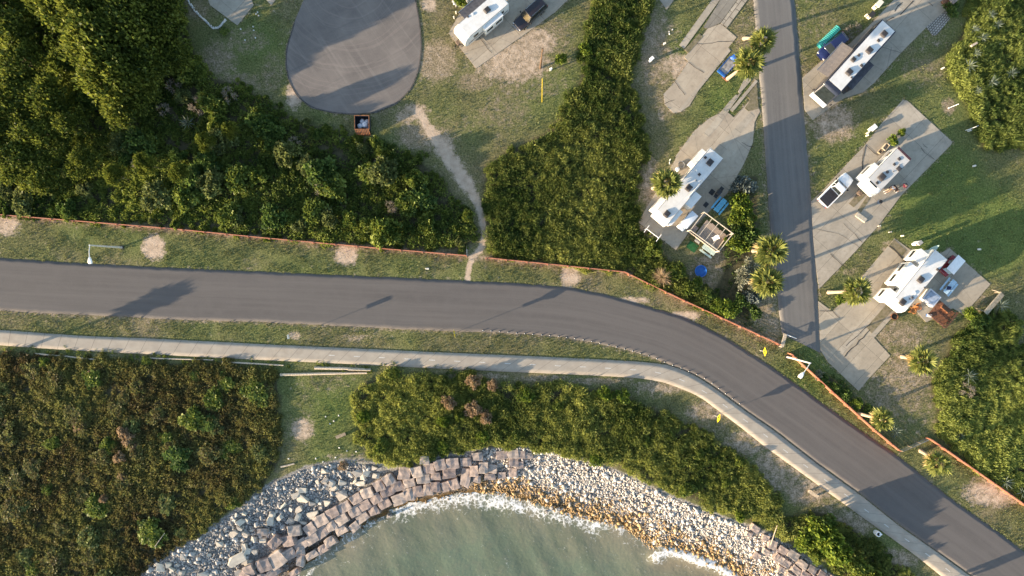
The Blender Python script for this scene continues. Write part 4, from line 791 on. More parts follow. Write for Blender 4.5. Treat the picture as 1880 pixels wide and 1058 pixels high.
    def vent(s, px, py, l=.38, m=None, hh=.13, rnd=0):
        x, y = s.loc(px, py, s.h + hh); mb = MB()
        if rnd: mb.lathe([(l / 2, s.h + .01), (l / 2, s.h + hh * .7), (l * .36, s.h + hh)], 16, (x, y))
        else: mb.box(x - l / 2, x + l / 2, y - l / 2, y + l / 2, s.h + .01, s.h + hh)
        mb.build('roof_vent', m or AC, s.t, bevel=.03, seg=2, smooth=True)
    def slide(s, pa, pb, zt=3.15, zb=.75, wins=1, m=None, top=None, deep=None):
        """room pushed out of the side: pa, pb are pixels of its two outer roof corners"""
        xa, ya = s.loc(*pa, zt); xb, yb = s.loc(*pb, zt); x0, x1 = min(xa, xb), max(xa, xb); y = (ya + yb) / 2; q = 1 if y > 0 else -1; d = deep or max(.35, abs(y) - s.hy); y0, y1 = sorted((q * (s.hy - .02), q * (s.hy + d)))
        o = MB().box(x0, x1, y0, y1, zb, zt).build('slide_out', m or WH, s.t, bevel=.035, seg=2, smooth=True)
        MB().box(x0 - .03, x1 + .03, y0 + (0 if q > 0 else -.04), y1 + (.04 if q > 0 else 0), zt + .002, zt + .035).build('topper', top or WH, o, bevel=.01)
        yo = q * (s.hy + d); n = wins; ln = (x1 - x0)
        for k in range(n):
            c = x0 + ln * (k + .5) / n; hw = min(.75, ln / n * .34); MB().box(c - hw, c + hw, yo - .015, yo + .015, zb + .95, zb + 1.65).build('window', GLASS, o, bevel=.01)
        tr = MB(); tr.box(x0, x1, yo - .012, yo + .012, zb + .12, zb + .3); tr.build('stripe', STRIPE, o)
        return o
    def awning(s, pa, pb, zt=2.9, zo=2.45, m=TAUPE, q=1):
        xa, ya = s.loc(*pa, zo); xb, yb = s.loc(*pb, zo); x0, x1 = min(xa, xb), max(xa, xb); y = (ya + yb) / 2; n = 14; mb = MB(); rows = []
        for k in range(n + 1):
            x = x0 + (x1 - x0) * k / n; sg = -.03 * math.sin(math.pi * k / n) + (.006 if k % 2 else 0); rows.append([(x, q * (s.hy + .06), zt), (x, q * s.hy * .5 + y * .5, (zt + zo) / 2 + sg * 1.6), (x, y, zo + sg * .4)])
        for k in range(n):
            for j in (0, 1):
                a, b, c, d = rows[k][j], rows[k + 1][j], rows[k + 1][j + 1], rows[k][j + 1]; lo = [(p[0], p[1], p[2] - .012) for p in (a, b, c, d)]
                mb.add([a, b, c, d] + lo, [(0, 1, 2, 3), (7, 6, 5, 4), (0, 4, 5, 1), (1, 5, 6, 2), (2, 6, 7, 3), (3, 7, 4, 0)])
        o = mb.build('awning', m, s.t); ar = MB(); ar.tube([(x0 - .04, y, zo), (x1 + .04, y, zo)], .05, 8)
        for x in (x0, x1): ar.tube([(x, q * (s.hy + .03), 1.1), (x, y, zo)], .028, 6)
        ar.build('awning_arm', METAL, o)

rv = Rv('travel_trailer', 'white travel trailer with a dark awning, cut by the top edge', 'camper', (842, 65), (924, -5), 3.25, 2.5)
rv.slide((891, 56), (924, 29), 2.95, wins=2); rv.ac(894, 18); rv.vent(868, 26, .32, WH); rv.vent(859, 31, .25)
rv.awning((842, 23), (888, -16), 2.9, 2.6, CHAR, -1 if rv.loc(842, 23, 2.6)[1] < 0 else 1)
rv = Rv('motorhome', 'very long white-roofed motorhome with dark sides and a taupe awning', 'motorhome', (1515, 177), (1633, 46), 3.75, 2.66, 'motor', body=NAVY, edge=.12)
hx, hy, hh = rv.hx, rv.hy, 3.75
MB().add([(hx - .30, -hy + .2, 1.68), (hx - .30, hy - .2, 1.68), (hx - 1.17, hy - .26, hh - .36), (hx - 1.17, -hy + .26, hh - .36), (hx - .27, -hy + .2, 1.70), (hx - .27, hy - .2, 1.70), (hx - 1.13, hy - .26, hh - .33), (hx - 1.13, -hy + .26, hh - .33)], [(3, 2, 1, 0), (4, 5, 6, 7), (0, 1, 5, 4), (1, 2, 6, 5), (2, 3, 7, 6), (3, 0, 4, 7)]).build('windshield', GLASS, rv.t)
MB().side([(hx - .2, .5), (hx + .03, .85), (hx + .05, 1.36), (hx - .2, 1.66), (hx - .62, 1.66), (hx - .62, .5)], -hy - .03, hy + .03).build('front_cap', WH, rv.t, bevel=.1, seg=3, smooth=True)
for q in (-1, 1):
    MB().box(hx - .02, hx + .075, q * .95 - .2, q * .95 + .2, .95, 1.15).build('headlight', mat('lamp_lens', (.6, .6, .58), .1, .1, 5), rv.t, bevel=.02)
    mm = MB(); mm.tube([(hx - .7, q * hy, 2.3), (hx - .35, q * (hy + .32), 2.3)], .025, 6); mm.box(hx - .45, hx - .3, q * (hy + .33) - .09, q * (hy + .33) + .09, 1.95, 2.4); mm.build('side_mirror', BLK, rv.t)
for p in ((1624, 62), (1597, 92), (1560, 132)): rv.ac(*p, 1.0, .8)
rv.ac(1567.5, 109, .75, .6, .25); rv.vent(1613, 74.5, .4); rv.vent(1577, 101.5, .36); rv.vent(1582, 120.5, .4); rv.vent(1563.5, 142.5, .25)
rv.slide((1564, 165), (1603, 120), 3.2, wins=2, m=NAVY, top=CHAR); rv.awning((1500, 129), (1545.5, 77.5), 3.05, 2.55, TAUPE, 1 if rv.loc(1500, 129, 2.5)[1] > 0 else -1)
MB().box(-hx - .35, -hx - .02, -hy * .75, -hy * .35, 2.2, 2.6).build('rear_camera_box', WH, rv.t, bevel=.04)
rv = Rv('fifth_wheel_camper', 'longest white fifth-wheel camper, beside the pergola deck and the bushy palm', 'camper', (1211, 405), (1316, 281), 3.9, 2.45, 'fifth')
rv.slide((1268.5, 297), (1289, 274), 3.3, wins=1); rv.slide((1197, 383), (1215, 362), 3.3, wins=1); rv.slide((1269, 383), (1287, 361), 3.3, wins=1); rv.slide((1237, 417), (1257, 393), 3.3, wins=1, deep=.55)
for p in ((1304, 298), (1265, 345), (1224.5, 393)): rv.ac(*p, 1.0, .78)
rv.vent(1295, 289.5, .36); rv.vent(1284, 320.5, .38, AC); rv.vent(1278.5, 331.5, .26, METAL); rv.vent(1279, 313, .3, WH)
MB().tube([(-2.2, rv.hy - .25, 3.99), (1.2, rv.hy - .25, 3.99)], .06, 8).build('roof_tube', WH, rv.t)
rv = Rv('compact_trailer', 'grey-roofed compact travel trailer behind the white pickup', 'camper', (1596, 348), (1661, 281), 3.1, 2.6, 'trailer', ROOFG)
rv.slide((1582, 323), (1603, 297), 2.85, wins=1, deep=.75); rv.ac(1620, 325, 1.1, .85, .28); rv.vent(1610.5, 336, .38); rv.vent(1629.5, 316, .45, rnd=1); rv.vent(1642, 302, .36); rv.vent(1651, 292, .42); rv.vent(1650.5, 310, .62); rv.vent(1640.5, 315, .15, rnd=1); rv.vent(1652, 303, .15, rnd=1)
MB().box(-rv.hx - .02, -rv.hx + .32, -rv.hy + .05, rv.hy - .05, 3.1 + .004, 3.1 + .06).build('rear_cap', mat('maroon_cap', (.07, .03, .035), .4, .2, 4), rv.t, bevel=.025)
MB().box(rv.hx - 1.0, rv.hx - .78, -.8, .55, 3.10, 3.125).build('front_window', GLASS, rv.t)
rv = Rv('three_slide_camper', 'white camper with three pushed-out rooms on one side and a hot tub on the other', 'camper', (1648, 566), (1728, 467), 3.9, 2.35, 'fifth')
rv.slide((1674.5, 473), (1688, 455), 3.3, wins=1, deep=1.3); rv.slide((1638.5, 518), (1669, 480), 3.3, wins=2, deep=1.3); rv.slide((1617, 545), (1631, 527), 3.3, wins=1, deep=1.2)
rv.ac(1691.5, 513.5, 1.0, .78); rv.ac(1658, 555, 1.0, .78); rv.vent(1680, 538, .4, WH); rv.vent(1675, 547, .52, METAL); rv.vent(1675, 546.5, .3, AC, .16); rv.vent(1697, 528, .16); rv.vent(1670, 549, .15); rv.vent(1722, 495, .3, AC, .3)
# cars
def car(name, label, cat, front, rear, wid, paint, kind, zt=1.7, group=None):
    F = V(*front, .9); B = V(*rear, .9); F.z = B.z = 0; c = (F + B) / 2; d = F - B; L = d.length / 2; w = wid / 2
    t = thing(name, label, cat, (c.x, c.y, .063), math.atan2(d.y, d.x), group); hb = .98 if kind == 'pickup' else .95
    st = [(-L, .80, .55, hb - .12), (-L + .12, .96, .36, hb), (-L * .55, 1, .30, hb + .02), (0, 1, .28, hb + .02), (L * .45, 1, .30, hb + .02), (L * .72, .97, .32, hb - .02), (L - .22, .86, .36, hb - .14), (L, .60, .45, hb - .34)]
    mb = MB(); ring = []
    for x, f, z0, z1 in st:
        y = w * f; b = len(mb.v); mb.v += [(x, -y * .94, z0), (x, -y, (z0 + z1) / 2), (x, -y * .97, z1 - .10), (x, -y * .84, z1), (x, y * .84, z1), (x, y * .97, z1 - .10), (x, y, (z0 + z1) / 2), (x, y * .94, z0)]; ring.append(b)
    for a, b in zip(ring[:-1], ring[1:]):
        for k in range(8): mb.f.append((a + k, b + k, b + (k + 1) % 8, a + (k + 1) % 8))
    mb.f.append(tuple(range(7, -1, -1))); mb.f.append(tuple(ring[-1] + k for k in range(8)))
    body = mb.mesh('body', .03, 2, True); bm = bmesh.new(); bm.from_mesh(body); bmesh.ops.recalc_face_normals(bm, faces=bm.faces); bm.to_mesh(body); bm.free(); link('body', body, paint, t)
    if kind == 'pickup': x0, x1, rx0, rx1 = -L * .12, L * .46, -L * .06, L * .22
    elif kind == 'suv': x0, x1, rx0, rx1 = -L + .12, L * .42, -L + .35, L * .16
    else: x0, x1, rx0, rx1 = -L + .2, L * .52, -L + .65, L * .14
    zb = hb - .01; wb, wt = w * .93, w * .76
    MB().add([(x0, -wb, zb), (x1, -wb, zb), (x1, wb, zb), (x0, wb, zb), (rx0, -wt, zt), (rx1, -wt, zt), (rx1, wt, zt), (rx0, wt, zt)], [(3, 2, 1, 0), (4, 5, 6, 7), (0, 1, 5, 4), (1, 2, 6, 5), (2, 3, 7, 6), (3, 0, 4, 7)]).build('cabin', paint, t, bevel=.07, seg=3, smooth=True)
    def pane(nm, a, b, c_, d_, off):
        q = [Vector(p) for p in (a, b, c_, d_)]; n = (q[1] - q[0]).cross(q[3] - q[0]).normalized()
        if n.dot(Vector(off)) < 0: n = -n
        ce = sum(q, Vector()) / 4; q = [ce + (p - ce) * .86 for p in q]
        MB().add([p + n * .012 for p in q] + [p - n * .02 for p in q], [(0, 1, 2, 3), (7, 6, 5, 4), (0, 4, 5, 1), (1, 5, 6, 2), (2, 6, 7, 3), (3, 7, 4, 0)]).build(nm, GLASS, t)
    pane('windshield', (x1, -wb, zb), (x1, wb, zb), (rx1, wt, zt), (rx1, -wt, zt), (1, 0, .5)); pane('rear_window', (x0, -wb, zb), (x0, wb, zb), (rx0, wt, zt), (rx0, -wt, zt), (-1, 0, .3))
    for q in (-1, 1):
        xm, rm = (x0 + x1) / 2 - .1, (rx0 + rx1) / 2 - .1
        pane('side_window', (xm, q * wb, zb), (x1, q * wb, zb), (rx1, q * wt, zt), (rm, q * wt, zt), (0, q, .3)); pane('side_window', (x0, q * wb, zb), (xm, q * wb, zb), (rm, q * wt, zt), (rx0, q * wt, zt), (0, q, .3))
        for x in (L * .60, -L * .58): wheel(t, x, q * (w - .10), .37, .24, q)
        MB().box(L - .36, L - .10, q * w * .66 - .14, q * w * .66 + .14, hb - .33, hb - .17).build('headlight', MATS['lamp_lens'], t, bevel=.03)
        MB().box(-L - .01, -L + .1, q * w * .76 - .1, q * w * .76 + .1, hb - .35, hb - .08).build('tail_light', MATS['red_lens'], t, bevel=.02)
        m_ = MB(); m_.box(x1 - .42, x1 - .22, q * (w + .13) - .12, q * (w + .13) + .12, zb + .02, zb + .22); m_.build('side_mirror', BLK if kind != 'hatch' else paint, t, bevel=.04)
    fb = MB().box(L - .10, L + .05, -w * .62, w * .62, .36, .56); fb.build('front_bumper', CHROME if kind != 'hatch' else paint, t, bevel=.04); MB().box(-L - .07, -L + .1, -w * .82, w * .82, .4, .58).build('rear_bumper', CHROME if kind == 'pickup' else BLK, t, bevel=.04)
    if kind == 'pickup':
        cv = MB().box(-L + .14, -L * .16, -w * .80, w * .80, hb + .012, hb + .06)
        o = cv.build('tonneau_cover', mat('black_vinyl', (.028, .026, .030), .7, .2, 5), t, bevel=.02); rb = MB()
        for k in range(1, 4): x = -L + .14 + k * (L * .84 - .14) / 4; rb.box(x - .02, x + .02, -w * .78, w * .78, hb + .056, hb + .075)
        rb.build('cover_rib', BLK, o)
        for q in (-1, 1): MB().box(-L + .1, -L * .14, q * w * .9 - .06, q * w * .9 + .06, hb, hb + .07).build('bed_rail', paint, t, bevel=.02)
    if kind == 'suv':
        for q in (-1, 1): MB().tube([(rx0 + .3, q * wt * .9, zt + .05), (rx1 - .2, q * wt * .9, zt + .05)], .025, 6).build('roof_rail', CHROME, t)
    return t
car('suv', 'black sport utility vehicle parked beside the white travel trailer', 'car', (947, 50), (999, 3), 2.0, mat('black_paint', (.020, .014, .015), .18, .1, 2, coat=.8), 'suv', 1.85)
car('hatchback', 'dark blue car half hidden under the motorhome awning', 'car', (1506, 104), (1554, 65), 1.85, mat('navy_paint', (.012, .018, .075), .2, .1, 2, coat=.8), 'hatch', 1.55)
car('pickup_truck', 'white pickup truck with a black cover over the bed', 'truck', (1561, 323), (1509.5, 374.5), 2.05, mat('white_car_paint', (.80, .80, .79), .25, .04, 2, coat=.8), 'pickup', 1.85)
def golf_cart(label, c, ang, paint, roofc, l=2.4, wide=1.2):
    t = thing('golf_cart', label, 'golf cart', (*g(*c, 0), .063), ang); L, w = l / 2, wide / 2
    MB().side([(-L, .3), (L - .1, .28), (L, .5), (L - .15, .72), (L - .75, .80), (L - .8, .42), (-.1, .42), (-.12, .72), (-L, .76)], -w, w).build('body', paint, t, bevel=.06, seg=3, smooth=True)
    MB().box(-.62, -.1, -w + .08, w - .08, .73, .90).build('seat', mat('seat_vinyl', (.32, .30, .28), .6, .1, 6), t, bevel=.05, smooth=True); MB().box(-.72, -.60, -w + .08, w - .08, .88, 1.30).build('backrest', MATS['seat_vinyl'], t, bevel=.04, smooth=True)
    p = MB()
    for q in (-1, 1): p.tube([(L - .55, q * (w - .08), .75), (L - .75, q * (w - .08), 1.82)], .022, 6); p.tube([(-L + .2, q * (w - .08), .75), (-L + .25, q * (w - .08), 1.82)], .022, 6)
    p.build('roof_frame', BLK, t); MB().box(-L + .05, L - .45, -w - .02, w + .02, 1.82, 1.88).build('roof', roofc, t, bevel=.03, seg=3, smooth=True)
    MB().add([(L - .5, -w + .1, .8), (L - .5, w - .1, .8), (L - .7, w - .1, 1.75), (L - .7, -w + .1, 1.75), (L - .48, -w + .1, .8), (L - .48, w - .1, .8), (L - .68, w - .1, 1.75), (L - .68, -w + .1, 1.75)], [(3, 2, 1, 0), (4, 5, 6, 7), (0, 1, 5, 4), (1, 2, 6, 5), (2, 3, 7, 6), (3, 0, 4, 7)]).build('windshield', mat('clear_screen', (.35, .45, .5), .1, .1, 3), t)
    for x in (L - .45, -L + .42):
        for q in (-1, 1): wheel(t, x, q * (w - .06), .24, .18, q)
    s_ = MB(); s_.tube([(L - .75, .25, .8), (L - .95, .25, 1.08)], .02, 6); s_.build('steering_column', BLK, t); return t
golf_cart('small white golf cart with a pale blue-white top squeezed between camper and pergola', (1258, 408), R(228), PAINTW, mat('pale_top', (.62, .68, .74), .4, .06, 3), 3.0, 1.15)
golf_cart('red golf cart with a wide white roof beside the three-room camper', (1738, 489), R(229), mat('red_paint', (.22, .015, .02), .25, .1, 3, coat=.6), PAINTW, 3.1, 1.35)
golf_cart('weathered brown cart at the top edge behind the big motorhome', (1742, 1), R(40), mat('rust_body', (.20, .10, .06), .7, .3, 5), mat('dull_canvas', (.22, .18, .15), .8, .2, 5), 2.8, 1.3)
# ------------------------------------------------------------------ fences, posts, lamps, signs
ORG = mat('orange_paint', (.50, .19, .105), .75, .2, 3, col2=(.36, .14, .085)); WOOD = mat('weathered_wood', (.34, .27, .19), .85, .25, 5, bump=.4); WOODL = mat('pale_wood', (.52, .43, .32), .8, .2, 5, bump=.3); RED_WOOD = mat('red_brown_wood', (.23, .095, .045), .75, .3, 4, bump=.3); GALV = mat('pale_pole', (.66, .65, .62), .4, .1, 6, metal=.2)
YEL = mat('sign_yellow', (.80, .58, .015), .5, .06, 5); TEAL = mat('teal_plastic', (.035, .34, .30), .4, .15, 4); BLUE = mat('blue_plastic', (.018, .10, .34), .4, .12, 4); LBLUE = mat('light_blue_paint', (.13, .42, .62), .55, .1, 5); PGREEN = mat('pale_green_paint', (.52, .62, .54), .6, .1, 5)
def fence(pts, h, label, gap=2.6, seed=0):
    w = [Vector((*g(*p), 0)) for p in pts]; t = thing('orange_fence', label, 'fence', w[0]); o = w[0]
    pl = MB(); rd = random.Random(seed); n = 0; acc = 0
    for a, b in zip(w[:-1], w[1:]):
        d = (b - a).normalized(); q = Vector((-d.y, d.x, 0)); L = (b - a).length; ang = math.atan2(d.y, d.x)
        for k in range(7):                                  # seven boards one above another
            z0 = .06 + k * h / 7; e = rd.uniform(-.012, .012); p = [a - o + q * (.035 + e), b - o + q * (.035 + e), b - o + q * (-.015 + e), a - o + q * (-.015 + e)]
            pl.add([(v.x, v.y, z0) for v in p] + [(v.x, v.y, z0 + h / 7 - .025) for v in p], [(0, 1, 2, 3), (7, 6, 5, 4), (0, 4, 5, 1), (1, 5, 6, 2), (2, 6, 7, 3), (3, 7, 4, 0)])
        p = [a - o + q * .07, b - o + q * .07, b - o - q * .06, a - o - q * .06]
        pl.add([(v.x, v.y, h + .01) for v in p] + [(v.x, v.y, h + .055) for v in p], [(0, 1, 2, 3), (7, 6, 5, 4), (0, 4, 5, 1), (1, 5, 6, 2), (2, 6, 7, 3), (3, 7, 4, 0)])
        s = 0 if n == 0 else gap - acc
        while s < L:
            c = a - o + d * s - q * .09; MB().box(-.07, .07, -.06, .06, 0, h + .14).build('post', ORG, t, loc=c, rz=ang); s += gap; n += 1
        acc = L - (s - gap)
    pl.build('boards', ORG, t)
    return t
fence([(-60, 391), (0, 395), (320, 421), (480, 437), (700, 457), (857, 470)], .7, 'longest orange fence above the left verge, ending at the sandy footpath', 3.2, 1)
fence([(893, 474), (1040, 489), (1145, 500), (1240, 546), (1340, 592), (1432, 634)], .9, 'orange fence between the footpath and the campground gate', 3.0, 2)
fence([(1447, 648), (1520, 716), (1600, 788), (1646, 826)], 1.15, 'orange fence between the campground gate and the wire return', 2.8, 3)
fence([(1700, 803), (1790, 866), (1880, 929), (1960, 985)], 1.15, 'orange fence along the canes, running off the right edge', 2.8, 4)
w0, w1 = V(1650, 826), V(1699, 804); t = thing('wire_fence', 'short grey wire return joining two orange fences', 'fence', w0); d = w1 - w0; mb = MB()
for z in (.25, .5, .75, 1.0): mb.tube([(0, 0, z), (d.x, d.y, z)], .018, 5)
mb.tube([(0, 0, 1.12), (d.x, d.y, 1.12)], .045, 6); mb.build('wires', METAL, t)
for k in range(4): MB().tube([(d.x * k / 3, d.y * k / 3, 0), (d.x * k / 3, d.y * k / 3, 1.15)], .05, 8).build('post', WOOD, t)
b = V(1431, 636); t = thing('gate', 'grey plank gate post with a white swing pipe at the end of the side street', 'gate', b, R(0)); e = V(1437, 613) - b; e2 = V(1458, 621) - b
q = Vector((-e.y, e.x, 0)).normalized(); pl = MB()
for k in range(3):
    o_ = q * (k * .17 - .17); p = [o_ + q * .07, e + o_ + q * .07, e + o_ - q * .07, o_ - q * .07]; pl.add([(v.x, v.y, .95) for v in p] + [(v.x, v.y, 1.02) for v in p], [(0, 1, 2, 3), (7, 6, 5, 4), (0, 4, 5, 1), (1, 5, 6, 2), (2, 6, 7, 3), (3, 7, 4, 0)])
pl.build('planks', WOODL, t)
for v in (Vector((0, 0, 0)), e): MB().tube([v, v + Vector((0, 0, 1.0))], .09, 8).build('post', WOODL, t)
MB().tube([e + Vector((0, 0, .9)), e2 + Vector((0, 0, .9))], .05, 8).build('swing_pipe', PAINTW, t); MB().tube([e2, e2 + Vector((0, 0, .95))], .05, 8).build('pipe_stand', WOOD, t)
DP = [(886.6, 606.8), (901.7, 607.6), (916.8, 608.6), (932.6, 609.9), (947.9, 611.4), (963, 612.7), (978, 613.7), (994, 615), (1009, 616), (1024.8, 617.5), (1040, 619.6), (1055, 621.6), (1070.5, 624), (1085.8, 627), (1100.8, 630), (1116, 633.6), (1131, 637), (1146, 640.8), (1160.8, 644.6), (1175, 648.7), (1190, 653.5), (1204.7, 658.6), (1219, 664.8), (1234.6, 670.6), (1249.7, 675.5), (1264, 681.6), (1278.8, 687.7), (1292.8, 694.6), (1306.6, 703.3), (1318.9, 713.3), (1331.4, 722.7), (1343.9, 732), (1356.6, 741)]
pt = thing('marker_post', 'short white marker post at the kerb of the road bend, identical to its neighbours', 'post', V(*DP[0]), 0, 'white marker posts along the bend')
MB().lathe([(.06, 0), (.06, .22), (.045, .25)], 10).build('post', PAINTW, pt); MB().lathe([(.064, .13), (.064, .19)], 10).build('reflector', mat('reflector', (.45, .30, .05), .3, .1, 4), pt)
MB().box(-.10, .10, -.1, .1, .05, .085).build('base', BLK, pt)
for p in DP[1:]: copy_tree(pt, V(*p))
def lamp(label, base, top, head, h):
    b = V(*base); t = thing('street_lamp', label, 'street lamp', b, 0, 'street lamps on the verge'); T = V(*top, h) - b; T.z = h; hd = V(*head, h - .1) - b; hd.z = h - .05
    MB().tube([(0, 0, 0), (T.x * .5, T.y * .5, h * .5), (T.x, T.y, h)], [.15, .125, .10], 12).build('pole', GALV, t, smooth=True); MB().box(-.26, .26, -.26, .26, 0, .10).build('base_plate', BLK, t, bevel=.02)
    d = (hd - T).normalized(); MB().tube([T + Vector((0, 0, -.12)), T + (hd - T) * .4 + Vector((0, 0, .12)), hd - d * .5 + Vector((0, 0, .1))], .06, 8).build('arm', GALV, t, smooth=True)
    s = Vector((-d.y, d.x, 0)); hm = MB(); b0 = hd - d * .6
    for f, w, z in ((0, .10, .08), (.35, .26, .12), (.75, .34, .10), (1.0, .26, .02)):
        c = b0 + d * f * .95; hm.v += [tuple(c + s * w + Vector((0, 0, z - .07))), tuple(c + s * w * .7 + Vector((0, 0, z + .08))), tuple(c - s * w * .7 + Vector((0, 0, z + .08))), tuple(c - s * w + Vector((0, 0, z - .07)))]
    for k in range(3):
        for j in range(4): hm.f.append((k * 4 + j, k * 4 + (j + 1) % 4, k * 4 + 4 + (j + 1) % 4, k * 4 + 4 + j))
    hm.f += [(3, 2, 1, 0), (12, 13, 14, 15)]; hm.build('luminaire', PAINTW, t, bevel=.02, smooth=True)
lamp('pale street lamp on the left verge with its head over the road edge', (224, 454.5), (164, 450.5), (166, 480), 7.6)
lamp('pale street lamp by the campground gate leaning over the orange fence', (1445, 655.5), (1488, 667), (1470, 690), 7.4)
def sign(label, px, py, h, face, panel, m, name='road_sign', cat='sign', grp=None, parts=()):
    t = thing(name, label, cat, V(px, py), R(face), grp); MB().tube([(0, 0, 0), (0, 0, h)], .035, 6).build('post', GALV, t)
    for nm, poly, z, mm, x in [('panel', panel, h - .45, m, .04)] + list(parts):
        MB().add([(x, y, z + q) for y, q in poly] + [(x + .02, y, z + q) for y, q in poly], [tuple(range(len(poly))), tuple(range(2 * len(poly) - 1, len(poly) - 1, -1))] + [(i, i + len(poly), (i + 1) % len(poly) + len(poly), (i + 1) % len(poly)) for i in range(len(poly))]).build(nm, mm, t)
    return t
DIA = lambda r: [(0, -r), (r, 0), (0, r), (-r, 0)]; REC = lambda w, h: [(-w, -h), (w, -h), (w, h), (-w, h)]
ARW = [(-.10, -.34), (.06, -.34), (.06, .02), (.22, .02), (-.02, .34), (-.26, .02), (-.10, .02)]
sign('yellow diamond curve sign with black arrow by the sidewalk below the bend', 1312, 763, 2.6, 163, DIA(.66), YEL, parts=[('arrow', ARW, 2.15, BLK, .065)])
sign('yellow diamond curve sign with black arrow beside the campground gate', 1395, 643.5, 2.6, 180, DIA(.66), YEL, parts=[('arrow', ARW, 2.15, BLK, .065)])
sign('thin post with a diamond sign over a small plate near the first marker posts', 838, 610, 3.6, 190, DIA(.62), YEL, parts=[('speed_plate', REC(.24, .28), 2.45, YEL, .04)])
sign('thin post with a narrow sign on the grass strip above the sidewalk', 541, 616, 3.2, 190, REC(.30, .40), PAINTW)
t = thing('utility_pole', 'brown wooden utility pole with a yellow guy guard on the lawn left of the reeds', 'utility pole', V(992, 125)); MB().tube([(0, 0, 0), (0, 0, 8.0)], [.17, .12], 10).build('pole', mat('pole_wood', (.14, .085, .05), .9, .25, 5), t)
f = V(995, 188) - V(992, 125); MB().tube([(f.x, f.y, 0), (0, 0, 7.4)], .012, 5).build('guy_wire', METAL, t); MB().tube([(f.x, f.y, 0), (f.x * .52, f.y * .52, 7.4 * .48)], .035, 8).build('guy_guard', YEL, t)
# ------------------------------------------------------------------ stones of the shore
def rock_mesh(name, seed, kind):
    rd = random.Random(seed); bm = bmesh.new(); bmesh.ops.create_cube(bm, size=1)
    j = .075 if kind == 'block' else .17
    for v in bm.verts: v.co += Vector((rd.uniform(-j, j), rd.uniform(-j, j), rd.uniform(-j, j)))
    if kind != 'block':
        for _ in range(2):
            n = Vector((rd.uniform(-1, 1), rd.uniform(-1, 1), rd.uniform(-.2, 1))).normalized(); r = bmesh.ops.bisect_plane(bm, geom=bm.verts[:] + bm.edges[:] + bm.faces[:], plane_co=n * rd.uniform(.38, .5), plane_no=n, clear_outer=True); bmesh.ops.contextual_create(bm, geom=[e for e in bm.edges if e.is_boundary])
    bmesh.ops.bevel(bm, geom=bm.edges[:], offset=.05, segments=2, affect='EDGES', profile=.6)
    if kind == 'block':
        bmesh.ops.triangulate(bm, faces=bm.faces[:]); bmesh.ops.subdivide_edges(bm, edges=[e for e in bm.edges if e.calc_length() > .25], cuts=2, use_grid_fill=True)
        for v in bm.verts:
            n = v.normal; q = vn(np.array([v.co.x * 5 + seed]), np.array([v.co.y * 2.2 + v.co.z * 3]), seed)[0] - .5; v.co += n * q * .16
    bmesh.ops.recalc_face_normals(bm, faces=bm.faces[:]); me = bpy.data.meshes.new(name); bm.to_mesh(me); bm.free(); return me
GRAN = mat('pink_granite', (.36, .285, .245), .85, .3, 2.3, col2=(.20, .162, .142), bump=.7, obj_var=.22); SLABM = mat('pale_concrete_rubble', (.47, .42, .345), .85, .2, 2, col2=(.32, .285, .24), bump=.4, obj_var=.18); RUB = mat('grey_rubble', (.37, .345, .315), .9, .3, 3, col2=(.21, .195, .18), bump=.5, obj_var=.3)
BM = [rock_mesh('granite', s, 'block') for s in range(6)]; CM = [rock_mesh('rubble', 20 + s, 'rock') for s in range(7)]
for m_ in BM: m_.materials.append(GRAN)
for m_ in CM: m_.materials.append(RUB)
CM2 = [m_.copy() for m_ in CM]
for m_ in CM2: m_.materials.clear(); m_.materials.append(SLABM)
def stone(ms, name, px, py, w, d, ang, h, label, cat, grp, lift=.0, tilt=.085):
    p = gz(px, py); o = bpy.data.objects.new(name, random.choice(ms)); COL.objects.link(o); o.location = p + Vector((0, 0, h * .22 + lift)); o.scale = (w * K * random.uniform(.93, 1.02), d * K * random.uniform(.91, 1.0), h)
    o.rotation_euler = (random.uniform(-tilt, tilt), random.uniform(-tilt, tilt), R(-ang + random.uniform(-5, 5))); tagd(o, label, cat, grp)
c6 = lambda x, y: (x / 3.917 + 470, y / 3.917 + 788)
L1, L2, L3, L4 = ('squared pink-grey granite block in the neat curved rows of the seawall', 'tumbled granite block on the dark lower left end of the seawall', 'granite block half buried in white cobbles at the right end of the curved rows', 'granite block in the short wall at the bottom right of the cobble beach')
